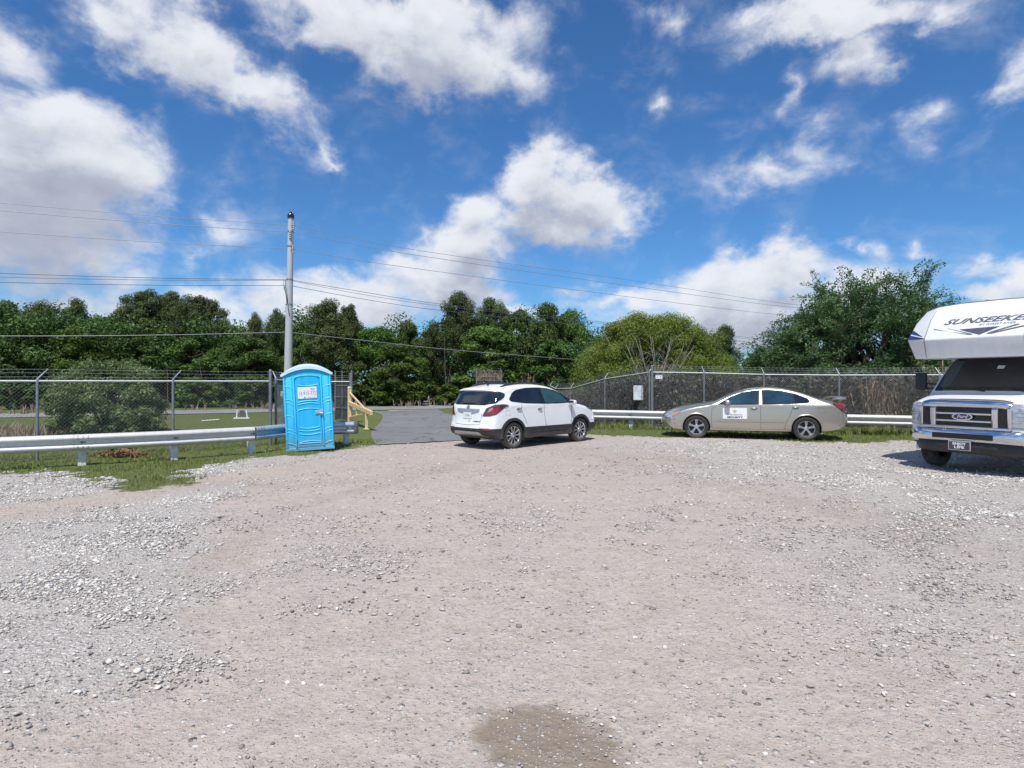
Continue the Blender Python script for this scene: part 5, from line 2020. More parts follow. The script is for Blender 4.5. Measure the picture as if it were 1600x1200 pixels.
def make_pole():
    p = Vector((-9.98, 27.0, 0))
    root = empty('utility_pole', p, 0, 'tall grey concrete power pole with a black cap behind the blue toilet', 'pole')
    H = CAMH + (HY - 338) / FPX * 27
    mb = MB()
    n = 9
    lean = Vector((.16, 0, 0))
    mb.tube([lean * (k / n) + Vector((0, 0, H * k / n)) for k in range(n + 1)], [.19 - .075 * k / n for k in range(n + 1)], 12)
    mb.build('shaft', M['concrete_pole'], root, True, 40)
    tp = lean + Vector((0, 0, H))
    mb = MB()
    mb.tube([tp + Vector((0, 0, -.08)), tp + Vector((0, 0, .05)), tp + Vector((0, 0, .22))], [.15, .145, .02], 12)
    mb.build('pole_cap', M['gloss_black'], root, True, 40)
    z = lambda y: CAMH + (HY - y) / FPX * 27
    for k, y in enumerate((352, 366, 389)):
        mb = MB()
        c = lean * (z(y) / H) + Vector((.0, -.02, z(y)))
        sx = 1 if k != 1 else .2
        mb.tube([c + Vector((.08 * sx, -.09, -.05)), c + Vector((.17 * sx, -.12, -.03))], .025, 8)
        for j in range(4):
            mb.tube([c + Vector((.17 * sx, -.12, -.20 + j * .09)), c + Vector((.17 * sx, -.12, -.15 + j * .09))], [.055, .035], 10)
        mb.build('insulator', M['galv_dark'], root, True, 40)
    for y in (362, 385, 437, 476):
        mb = MB()
        c = lean * (z(y) / H) + Vector((0, 0, z(y)))
        r = .19 - .075 * z(y) / H + .008
        mb.tube([c - Vector((0, 0, .035)), c + Vector((0, 0, .035))], r, 12)
        mb.build('clamp_band', M['galv_dark'], root, True, 40)
    mb = MB()
    c = lean * (z(440) / H) + Vector((0, 0, z(440)))
    mb.tube([c + Vector((-.20, -.05, .05)), c + Vector((-.19, -.08, -.25)), c + Vector((-.10, -.12, -.55)), c + Vector((-.03, -.16, -1.0))], [.05, .055, .05, .03], 8)
    mb.tube([c + Vector((.02, -.15, -.9)), c + Vector((-.02, -.16, -1.1)), c + Vector((.04, -.16, -1.5))], .02, 6)
    mb.build('cable_riser', M['galv_dark'], root, True)
    return root


def make_wires():
    P = Vector((-9.98, 27.0, 0))
    d = Vector((10.6, 5.2, 0)).normalized()

    def on(x, y):
        k = (x - CX) / FPX
        # P + d s on the ray column k
        s = (k * P.y - P.x) / (d.x - k * d.y)
        Y = P.y + d.y * s
        return Vector((P.x + d.x * s, Y, CAMH + (HY - y) / FPX * Y)), s
    rows = [
        ((0, 317), (456, 352), [(640, 389), (1000, 440), (1195, 470)], 'topmost thin power line running from the top of the grey pole', 'cable_light', .010),
        ((0, 329), (456, 363), [(640, 397), (1000, 449), (1190, 475)], 'second power line down from the top of the grey pole', 'cable_light', .011),
        ((0, 362), (456, 389), [(602, 413), (1000, 466), (1180, 488)], 'third power line down, carried on the side insulator of the grey pole', 'cable_light', .011),
        ((0, 427), (452, 437), [(560, 455), (680, 474), (1165, 527)], 'upper of the three dark bundled cables at mid height of the pole', 'cable', .011),
        ((0, 433), (452, 438), [(560, 459), (680, 477), (1165, 529)], 'middle of the three dark bundled cables at mid height of the pole', 'cable', .009),
        ((0, 441), (452, 446), [(560, 466), (680, 484), (1165, 534)], 'lowest of the three dark bundled cables at mid height of the pole', 'cable', .011),
        ((0, 525), (450, 519), [(560, 531), (700, 546), (900, 562)], 'lone lowest pale cable crossing in front of the dark trees', 'cable_light', .014)]
    for k, (a, m, right, lab, mt, r) in enumerate(rows):
        A, sa = on(*a)
        Mp, sm = on(*m)
        pts = [on(*q)[0] for q in right]
        # left half: gentle sag, carried on past the frame
        lf = [A + (A - Mp) * .5 + Vector((0, 0, .15)), A, A.lerp(Mp, .5) - Vector((0, 0, .05)), Mp]
        rt = [Mp] + pts
        if k < 6:
            rt.append(pts[-1] + (pts[-1] - pts[-2]) * .35 + Vector((0, 0, .08)))
        else:
            rt.append(pts[-1] + (pts[-1] - pts[-2]) * .3)
        path = list(catmull([tuple(p) for p in lf], 30)) + list(catmull([tuple(p) for p in rt], 40))[1:]
        o = Vector(Mp)
        mb = MB()
        mb.tube([Vector(p) - o for p in path], r, 6)
        w = mb.build('power_line', M[mt], None, True)
        w.location = o
        tag(w, lab, 'power line', 'overhead lines strung from the grey pole')

# ------------------------------------------------------------------ trees and plants
def leaf_quads(P, Nn, size, rng, aspect=.5, bend=.25):
    """one pointed leaf per point: two triangles folded along the rib"""
    n = len(P)
    a = rng.normal(size=(n, 3))
    t = np.cross(Nn, a)
    t /= np.linalg.norm(t, axis=1)[:, None] + 1e-9
    b = np.cross(Nn, t)
    s = size * rng.uniform(.6, 1.35, n)
    s = s[:, None]
    V = np.stack([P - t * s, P + b * s * aspect + Nn * s * bend * .3, P + t * s - Nn * s * bend, P - b * s * aspect + Nn * s * bend * .3], 1)
    F = np.arange(n * 4).reshape(n, 4)
    return V.reshape(-1, 3), F


def clump_leaves(C, rad, per, size, rng, up=.35, fill=.55, aspect=.5):
    """leaves through the shells of many clumps"""
    k = len(C)
    n = k * per
    d = rng.normal(size=(n, 3))
    d /= np.linalg.norm(d, axis=1)[:, None]
    rr = rng.random(n) ** fill
    c = np.repeat(C, per, 0)
    r = np.repeat(rad, per, 0)
    P = c + d * rr[:, None] * r
    Nn = d * .8 + rng.normal(0, .55, (n, 3)) + np.array([0, 0, up])
    Nn /= np.linalg.norm(Nn, axis=1)[:, None]
    return leaf_quads(P, Nn, size, rng, aspect)


def mesh_data(name, V, F, mat):
    o = mesh_np(name, V, F, mat)
    me = o.data
    bpy.data.objects.remove(o)
    return me


def limbs(rng, top, spread, base_r, n=7, wob=.04, split=.35):
    """trunk and forking limbs of a unit tree"""
    mb = MB()
    z0 = split * top
    path = [Vector((0, 0, -.03)), Vector((rng.normal(0, wob * .4), rng.normal(0, wob * .4), z0 * .5)), Vector((rng.normal(0, wob), rng.normal(0, wob), z0)),
            Vector((rng.normal(0, wob * 1.5), rng.normal(0, wob * 1.5), top * .72)), Vector((rng.normal(0, wob * 2), rng.normal(0, wob * 2), top * .95))]
    mb.tube(path, [base_r * 1.25, base_r, base_r * .8, base_r * .45, base_r * .12], 7)
    for k in range(n):
        a = 2 * math.pi * (k + rng.random()) / n
        t = rng.uniform(.0, .8)
        p = path[2].lerp(path[3], t)
        e = p + Vector((math.cos(a) * spread * rng.uniform(.5, .95), math.sin(a) * spread * rng.uniform(.5, .95), rng.uniform(.08, .28) * top))
        mid = p.lerp(e, .5) + Vector((rng.normal(0, .02), rng.normal(0, .02), .04))
        mb.tube([p, mid, e], [base_r * .5, base_r * .3, base_r * .1], 5)
        for q in range(2):
            f = mid.lerp(e, rng.uniform(.1, .6))
            g = f + Vector((rng.normal(0, .09), rng.normal(0, .09), rng.uniform(.03, .12)))
            mb.tube([f, g], [base_r * .2, base_r * .06], 4)
    return mb


def broad_tree(seed, mat, mbark, low=.06, clumps=66, per=470, size=.0145, wide=.36):
    rng = np.random.default_rng(seed)
    C, r = [], []
    for k in range(clumps):
        z = low + (1 - low) * rng.random() ** .85
        prof = math.sin(math.pi * min(1, max(.12, (z - low) / (1 - low) * .86 + .12))) ** .65
        a = rng.uniform(0, 2 * math.pi)
        q = wide * prof * math.sqrt(rng.uniform(.25, 1.0)) * rng.uniform(.75, 1.08)
        s = rng.uniform(.055, .115)
        C.append((q * math.cos(a), q * math.sin(a), min(z, .96)))
        r.append((s * 1.15, s * 1.15, s * .85))
    V, F = clump_leaves(np.array(C), np.array(r), per, size, rng)
    return mesh_data('crown', V, F, mat), limbs(rng, .9, wide * .8, .022, 8), mbark


def pine_tree(seed, mat, mbark, low=.45, clumps=26, per=260, size=.0155, wide=.34, flat=.6):
    """trunk with whorled limbs ending in separate needle pads: sky shows between them"""
    rng = np.random.default_rng(seed)
    C, r = [], []
    tr = MB()
    bend = rng.normal(0, .03, 2)
    tp = lambda z: Vector((bend[0] * z * z, bend[1] * z * z, z))
    tr.tube([tp(z) for z in np.linspace(-.03, .96, 7)], list(np.linspace(.017, .004, 7)), 7)
    for k in range(clumps):
        z = low + (1 - low) * (k + rng.random()) / clumps
        u = (z - low) / (1 - low)
        prof = (1 - u ** 2.2) ** .5 * (.55 + .45 * min(1, u * 3))
        a = k * 2.4 + rng.normal(0, .4)
        q = wide * prof * rng.uniform(.25, 1.0)
        s = rng.uniform(.06, .105)
        e = tp(z) + Vector((q * math.cos(a), q * math.sin(a), rng.uniform(-.01, .05)))
        C.append(tuple(e))
        r.append((s * 1.25, s * 1.25, s * flat))
        st = tp(max(low * .8, z - .06))
        tr.tube([st, st.lerp(e, .55) + Vector((0, 0, -.008)), e], [.006, .004, .0015], 4)
    V, F = clump_leaves(np.array(C), np.array(r), per, size, rng, up=.6, fill=.6, aspect=.22)
    return mesh_data('crown', V, F, mat), tr, mbark


PROTO = {}


def proto(kind):
    if kind in PROTO:
        return PROTO[kind]
    t, k = kind.rsplit('_', 1)
    k = int(k)
    if t == 'broad':
        p = broad_tree(100 + k, M[('leaf_oak', 'leaf_oak_b', 'leaf_oak')[k % 3]], M['bark'])
    elif t == 'spring':
        p = broad_tree(140 + k, M['leaf_spring'], M['bark_pale'], low=.03, clumps=62, per=420, wide=.33)
    elif t == 'umbrella':
        p = pine_tree(200 + k, M['leaf_pine'], M['bark_pine'], low=.56, clumps=52, per=460, wide=.48, flat=.62)
    elif t == 'pine':
        p = pine_tree(240 + k, M[('leaf_pine', 'leaf_pine_brown')[k % 2]], M['bark_pine'], low=.2, clumps=64, per=420, wide=.34, flat=.95)
    elif t == 'tallpine':
        p = pine_tree(280 + k, M['leaf_pine'], M['bark_pine'], low=.45, clumps=44, per=460, wide=.31, flat=.8)
    elif t == 'bush':
        rng = np.random.default_rng(300 + k)
        C, r = [], []
        for q in range(34):
            a, z = rng.uniform(0, 2 * math.pi), rng.random() ** .8
            d = .5 * math.sqrt(max(.05, 1 - z ** 2)) * math.sqrt(rng.random()) * rng.uniform(.8, 1.1)
            s = rng.uniform(.10, .17)
            C.append((d * math.cos(a), d * math.sin(a), .08 + z * .82))
            r.append((s, s, s * .9))
        V, F = clump_leaves(np.array(C), np.array(r), 240, .035, rng)
        st = MB()
        for q in range(6):
            a = q * 1.05
            st.tube([Vector((.03 * math.cos(a), .03 * math.sin(a), -.03)), Vector((.12 * math.cos(a), .12 * math.sin(a), .35)), Vector((.22 * math.cos(a), .22 * math.sin(a), .7))], [.02, .012, .004], 5)
        p = (mesh_data('foliage', V, F, M[('leaf_oak_b', 'leaf_spring', 'leaf_oak')[k % 3]]), st, M['bark'])
    cr, mb, mt = p
    o = mb.build('trunk', mt, None, True)
    me = o.data
    bpy.data.objects.remove(o)
    PROTO[kind] = (cr, me)
    return PROTO[kind]


def plant(kind, name, x, ytop, half, Y, label, cat='tree', group=None, rz=None):
    """a tree whose top shows at photo pixel (x, ytop), half = half width of its crown in photo px, Y metres away"""
    cr, tk = proto(kind)
    t = kind.rsplit('_', 1)[0]
    ur = {'broad': .42, 'spring': .39, 'umbrella': .50, 'pine': .36, 'tallpine': .31, 'bush': .62}[t]
    base = at(x, HY, Y)
    g = gzf(base.x, base.y)
    h = CAMH + (HY - ytop) / FPX * Y - g
    w = half / FPX * Y / ur
    root = empty(name, (base.x, base.y, g), (x * 1.7 + ytop) % 6.28 if rz is None else rz, label, cat, group)
    c = bpy.data.objects.new('crown' if cat == 'tree' else 'foliage', cr)
    link(c, root)
    k = bpy.data.objects.new('trunk' if cat == 'tree' else 'stems', tk)
    link(k, root)
    for o in (c, k):
        o.scale = (w, w, h)
    return root


def feather_tree():
    """spreading tree with airy sprays of small dark leaves, seen beyond the right fence"""
    rng = np.random.default_rng(5)
    Y = 27.0
    base = at(1365, HY, Y)
    g = gzf(base.x, base.y)
    root = empty('feathery_tree', (base.x, base.y, g), 0, 'wide dark blue-green tree with feathery sprays standing behind the right fence', 'tree')
    tr = MB()
    LP, LN = [], []

    def spray(p, d, L):
        """one arching twig set on both sides with leaflets"""
        n = int(L / .055)
        q = p.copy()
        path = [q.copy()]
        side = d.cross(Vector((0, 0, 1)))
        if side.length < .01:
            side = Vector((1, 0, 0))
        side.normalize()
        for k in range(n):
            d2 = (d + Vector((0, 0, -.018 * k * .4)) + Vector(rng.normal(0, .05, 3))).normalized()
            d = d2
            q = q + d * .055
            path.append(q.copy())
            up = side.cross(d)
            for s in (-1, 1):
                for _ in range(4):
                    c = q + side * s * rng.uniform(.02, .13) + d * rng.uniform(-.03, .05) + up * rng.normal(0, .05)
                    LP.append(tuple(c))
                    nn = up + Vector(rng.normal(0, .5, 3))
                    LN.append(tuple(nn.normalized()))
        tr.tube(path[::max(1, len(path) // 4)] + [path[-1]], .006, 4, False)

    def grow(p, d, L, r, depth):
        mid = p + d * L * .5 + Vector(rng.normal(0, .06 * L, 3))
        e = p + d * L + Vector(rng.normal(0, .05 * L, 3))
        tr.tube([p, mid, e], [r, r * .82, r * .62], 7 if depth < 2 else 5)
        if depth >= 4:
            for _ in range(3):
                dd = (d + Vector(rng.normal(0, .42, 3)) + Vector((0, 0, .15))).normalized()
                spray(mid.lerp(e, rng.random()), dd, rng.uniform(.5, 1.2))
            return
        if depth >= 3:
            for _ in range(1):
                dd = (d * .6 + Vector(rng.normal(0, .8, 3)) + Vector((0, 0, .0))).normalized()
                spray(p.lerp(e, rng.random()), dd, rng.uniform(.4, .9))
        nb = 3 if depth else 7
        for k in range(nb):
            if depth == 0:
                a = 2 * math.pi * (k + rng.uniform(-.2, .2)) / nb
                out = rng.uniform(.5, 1.7)
                dd = Vector((math.cos(a) * out * 1.15, math.sin(a) * out * .8, 1)).normalized()
            else:
                dd = (d + Vector(rng.normal(0, .46, 3)) + Vector((0, 0, .04))).normalized()
            grow(p.lerp(e, rng.uniform(.75, 1.0)) if k else e, dd, L * rng.uniform(.66, .88), r * .62, depth + 1)
    grow(Vector((0, 0, -.1)), Vector((.03, 0, 1)), 1.15, .20, 0)
    for k in range(9):
        a = 2 * math.pi * k / 9 + .2
        grow(Vector((0, 0, .45)), Vector((math.cos(a) * 1.5, math.sin(a) * 1.2, rng.uniform(.15, .6))).normalized(), .85, .07, 2)
    P, Nn = np.array(LP), np.array(LN)
    # scale the plant to the size it has in the photo
    V, F = leaf_quads(P, Nn, .038, rng, .36)
    lo, hi = np.percentile(V[:, 0], 1), np.percentile(V[:, 0], 99)
    top = np.percentile(V[:, 2], 99.7)
    wx = (1486 - 1184) / FPX * Y / (hi - lo)
    hz = (CAMH + (HY - 434) / FPX * Y - g) / top
    print('feather', len(F), wx, hz)
    c = mesh_np('crown', V, F, M['leaf_blue'], root)
    t = tr.build('trunk', M['bark'], root, True)
    cx = (at(1335, HY, Y).x - base.x) - (lo + hi) / 2 * wx
    for o in (c, t):
        o.scale = (wx, wx, hz)
        o.location = (cx * .6, 0, 0)
    return root


def willow():
    """domed lime-green tree with a spray of bare pale branches in its middle"""
    rng = np.random.default_rng(8)
    Y = 33.0
    base = at(1022, HY, Y)
    g = gzf(base.x, base.y)
    root = empty('domed_tree', (base.x, base.y, g), 0, 'broad domed lime-green tree with bare pale branches showing behind the corner of the right fence', 'tree')
    H = CAMH + (HY - 489) / FPX * Y - g
    W = 136 / FPX * Y
    C, r = [], []
    for k in range(280):
        a, u = rng.uniform(0, 2 * math.pi), rng.random()
        z = .06 + .88 * u ** .8
        q = math.sqrt(max(0.02, 1 - ((z - .10) / .9) ** 2.3 if z > .1 else 1)) * math.sqrt(rng.uniform(.3, 1)) * rng.uniform(.86, 1.0)
        x, y = q * W * math.cos(a) * 1.03, q * W * math.sin(a) * .6
        if y < .3 and abs(x + .3) < 1.6 - z and z < .72:
            continue                                     # the bare window on the near side
        s = rng.uniform(.38, .75)
        C.append((x, y, z * H))
        r.append((s * 1.1, s, s * .8))
    V, F = clump_leaves(np.array(C), np.array(r), 620, .060, rng, up=.2, aspect=.3)
    mesh_np('crown', V, F, M['leaf_lime'], root)
    tr = MB()
    for k in range(9):
        a = R(-160 + 40 * k + rng.uniform(-10, 10))
        e = Vector((math.cos(a) * W * .6, math.sin(a) * W * .4, H * rng.uniform(.6, .85)))
        tr.tube([Vector((0, 0, -.1)), e * .35 + Vector((0, 0, .3)), e], [.13, .08, .02], 6)
    tr.build('trunk', M['bark'], root, True)
    bb = MB()
    for k in range(26):
        a = rng.uniform(-1.25, 1.25)
        p = Vector((-.2 + rng.normal(0, .25), -1.4 + rng.normal(0, .2), .9))
        e = p + Vector((math.sin(a) * rng.uniform(1.0, 2.2), -rng.uniform(.3, 1.4), rng.uniform(1.8, 4.0)))
        m = p.lerp(e, .5) + Vector((rng.normal(0, .1), 0, .12))
        bb.tube([p, m, e], [.026, .018, .006], 5)
        for q in range(8):
            f = m.lerp(e, rng.uniform(-.5, .95))
            h = f + Vector((rng.normal(0, .3), rng.normal(0, .2), rng.uniform(.2, .6)))
            bb.tube([f, h], [.009, .004], 4)
    bb.build('bare_branches', M['bark_pale'], root, True)
    return root


def grey_shrub():
    rng = np.random.default_rng(9)
    Y = 19.0
    base = at(168, HY, Y)
    root = empty('grey_green_shrub', (base.x, base.y, 0), 0, 'big rounded grey-green shrub with pale tips behind the left fence', 'shrub')
    W, H = 93 / FPX * Y, CAMH + (HY - 562) / FPX * Y
    C, r = [], []
    for k in range(150):
        a, u = rng.uniform(0, 2 * math.pi), rng.random()
        z = .04 + .90 * u
        q = (max(.03, 1 - ((z - .3) / .70) ** 2 if z > .3 else 1.0)) ** .55 * math.sqrt(rng.uniform(.25, 1))
        s = rng.uniform(.22, .40)
        C.append((q * W * .9 * math.cos(a), q * W * .8 * math.sin(a), z * H))
        r.append((s, s, s * .8))
    V, F = clump_leaves(np.array(C), np.array(r), 330, .048, rng, up=.3, aspect=.34)
    mesh_np('foliage', V, F, M['leaf_grey'], root)
    st = MB()
    for k in range(14):
        a = rng.uniform(0, 6.28)
        e = Vector((math.cos(a) * W * .6, math.sin(a) * W * .5, H * rng.uniform(.5, .9)))
        st.tube([Vector((0, 0, -.1)), e * .4 + Vector((0, 0, .15)), e], [.04, .025, .006], 5)
    st.build('stems', M['bark'], root, True)


def thicket():
    """dead vines matted over and behind the right-hand fence"""
    rng = np.random.default_rng(21)
    line = [(2.55, 33.0), (3.1, 29.0), (4.1, 24.8), (5.15, 22.35), (9.0, 21.95), (12.2, 21.2), (16.5, 20.0), (22, 18.6)]
    pts = catmull(line, 400)
    top = lambda x, y: 1.62 + gzf(x, y) * .12 + .25 * float(fbm(np.array([x * 1.3]), np.array([y * 1.3]), 1, 9)[0] - .5)
    V, F, b = [], [], 0
    mb = MB()
    n = 5200
    for k in range(n):
        i = int((rng.random() ** .8) * 398)
        x, y = pts[i]
        t = pts[i + 1] - pts[i]
        t /= np.linalg.norm(t)
        nr = np.array([-t[1], t[0]])
        if nr[1] < 0:
            nr = -nr
        dep = abs(rng.normal(0, .28)) + .04
        g = gzf(x, y)
        h = rng.random() ** .8 * (top(x, y) + .25)
        p = Vector((x + nr[0] * dep, y + nr[1] * dep, g + h * .95))
        L = rng.uniform(.25, .75)
        dr = Vector((t[0] * rng.normal(0, .6), t[1] * rng.normal(0, .6), rng.normal(0, .8))) + Vector((nr[0], nr[1], 0)) * rng.normal(0, .12)
        dr.normalize()
        e = p + dr * L
        e.z = max(g + .02, min(e.z, g + top(x, y) + .45))
        m = p.lerp(e, .5) + Vector((rng.normal(0, .07), rng.normal(0, .05), rng.normal(0, .07)))
        r = rng.uniform(.004, .011)
        mb.tube([p, m, e], [r, r * .9, r * .4], 3, False)
    o = mb.build('dead_vine_thicket', M['dead_vine'])
    tag(o, 'dense tangle of dead brown vines matted behind the right fence', 'dead vines', kind='stuff')
    # withered leaves and litter hanging in the mat
    i = rng.integers(0, 399, 26000)
    P = pts[i]
    t = np.gradient(pts, axis=0)[i]
    t /= np.linalg.norm(t, axis=1)[:, None]
    nr = np.stack([-t[:, 1], t[:, 0]], 1)
    nr = np.where((nr[:, 1] < 0)[:, None], -nr, nr)
    dep = np.abs(rng.normal(0, .35, len(i))) + .10
    g = gz(P[:, 0], P[:, 1])
    h = rng.random(len(i)) * (1.66 + g * .12 + .12)
    Q = np.stack([P[:, 0] + nr[:, 0] * dep, P[:, 1] + nr[:, 1] * dep, g + h], 1)
    nn = rng.normal(size=(len(i), 3)) + np.array([0, -.6, .2])
    nn /= np.linalg.norm(nn, axis=1)[:, None]
    V, F = leaf_quads(Q, nn, .075, rng, .5)
    tag(mesh_np('withered_leaves', V, F, M['dead_vine']), 'withered grey-brown leaves caught in the vines behind the right fence', 'dead leaves', kind='stuff')


def reeds(name, label, x, y0, Y, wpx, hpx, n, seed, lean=.25, mat='reed'):
    """clump of tall dry canes with drooping leaves"""
    rng = np.random.default_rng(seed)
    b = at(x, HY, Y)
    g = gzf(b.x, b.y)
    root = empty(name, (b.x, b.y, g), 0, label, 'reeds')
    W, H = wpx / FPX * Y / 2, CAMH + (HY - y0) / FPX * Y - g
    mb, lf = MB(), MB()
    for k in range(n):
        p = Vector((rng.normal(0, W * .38), rng.normal(0, W * .22), -.05))
        h = H * rng.uniform(.45, 1.0)
        e = p + Vector((p.x * lean * 2 + rng.normal(0, .12), rng.normal(0, .12), h))
        m = p.lerp(e, .55) + Vector((rng.normal(0, .05), rng.normal(0, .05), 0))
        r = rng.uniform(.006, .012)
        mb.tube([p, m, e], [r, r * .85, r * .4], 4, False)
        for q in range(6):
            f = p.lerp(e, rng.uniform(.15, 1.0))
            a = rng.uniform(0, 6.28)
            L = rng.uniform(.15, .42)
            d = Vector((math.cos(a), math.sin(a), 0))
            s = Vector((-d.y, d.x, 0)) * rng.uniform(.008, .018)
            v0, v1, v2 = f, f + d * L * .45 + Vector((0, 0, L * .10)), f + d * L * .7 - Vector((0, 0, L * .55))
            lf.add([v0 - s * .4, v0 + s * .4, v1 + s, v1 - s, v2], [(0, 1, 2, 3), (3, 2, 4)])
    mb.build('canes', M[mat], root)
    lf.build('dry_leaves', M[mat], root)
    return root


def woodland():
    """the mass of undergrowth and trees too far back to tell apart"""
    rng = np.random.default_rng(33)
    n = 980
    px = rng.uniform(-420, 1120, n)
    Y = rng.uniform(47, 60, n) + np.where(px < 400, -4, 0) - np.clip((300 - px) * .012, 0, 9)
    topy = np.interp(px, [-400, 0, 90, 150, 200, 330, 380, 430, 500, 590, 690, 720, 800, 880, 960, 1000, 1090, 1120], [480, 482, 486, 500, 511, 506, 508, 498, 492, 507, 510, 494, 488, 484, 500, 520, 526, 548]) + 5 * np.sin(px / 13.0) + 10 * rng.random(n)
    H = CAMH + (HY - topy) / FPX * Y
    X = (px - CX) / FPX * Y
    z = H * rng.random(n) ** .75
    C = np.stack([X, Y, z], 1)
    s = rng.uniform(.7, 1.6, n)
    V, F = clump_leaves(C, np.stack([s, s * .8, s * .8], 1), 290, .115, rng, up=.3)
    # low far trees in the gap to the right of the domed tree
    m = 190
    px = rng.uniform(1100, 1750, m)
    Y2 = rng.uniform(52, 60, m)
    C2 = np.stack([(px - CX) / FPX * Y2, Y2, rng.random(m) * (CAMH + (HY - (560 + 10 * np.sin(px / 21))) / FPX * Y2)], 1)
    s = rng.uniform(.6, 1.3, m)
    V2, F2 = clump_leaves(C2, np.stack([s, s, s * .8], 1), 150, .17, rng, up=.3)
    o = mesh_np('woodland', np.concatenate([V, V2]), np.concatenate([F, F2 + len(V)]), M['leaf_wood'])
    tag(o, 'deep dark woodland that closes the view behind the front row of trees', 'woodland', kind='stuff')
    # bare trunks and saplings between the leaves at the wood's edge
    mb = MB()
    for k in range(22):
        x = rng.uniform(-40, 880)
        y = rng.uniform(40.5, 45)
        b = at(x, HY, y)
        h = rng.uniform(2.5, 5.0)
        mb.tube([Vector((b.x, b.y, -.1)), Vector((b.x + rng.normal(0, .15), b.y, h * .5)), Vector((b.x + rng.normal(0, .3), b.y, h))], [.05, .04, .015], 5, False)
    tag(mb.build('saplings', M['bark'], None, True), 'thin pale bare saplings along the edge of the wood', 'saplings', kind='stuff')


def leaf_pile():
    rng = np.random.default_rng(17)
    b = gp(173, 713)
    b = Vector((-8.3, 13.0, 0))
    root = empty('leaf_pile', b, 0, 'small heap of dead brown palm leaves on the grass under the left guardrail', 'leaf pile')
    n = 330
    P = np.stack([rng.normal(0, .23, n), rng.normal(0, .12, n), np.abs(rng.normal(0, .07, n)) + .02], 1)
    nn = rng.normal(size=(n, 3)) + np.array([0, -.3, .8])
    nn /= np.linalg.norm(nn, axis=1)[:, None]
    V, F = leaf_quads(P, nn, .055, rng, .4)
    mesh_np('dead_leaves', V, F, M['dead_leaf'], root)
    mb = MB()
    mb.tube([Vector((.08, -.1, .16)), Vector((.25, -.12, .09)), Vector((.42, -.16, .03))], [.05, .06, .015], 6)
    mb.tube([Vector((-.1, -.05, .1)), Vector((.2, -.16, .07))], [.03, .012], 6)
    mb.build('stalk', M['dead_leaf'], root, True)


# ------------------------------------------------------------------ light, sky, camera
SUN_EL, SUN_AZ = 61.0, 191.0      # azimuth clockwise from the view direction


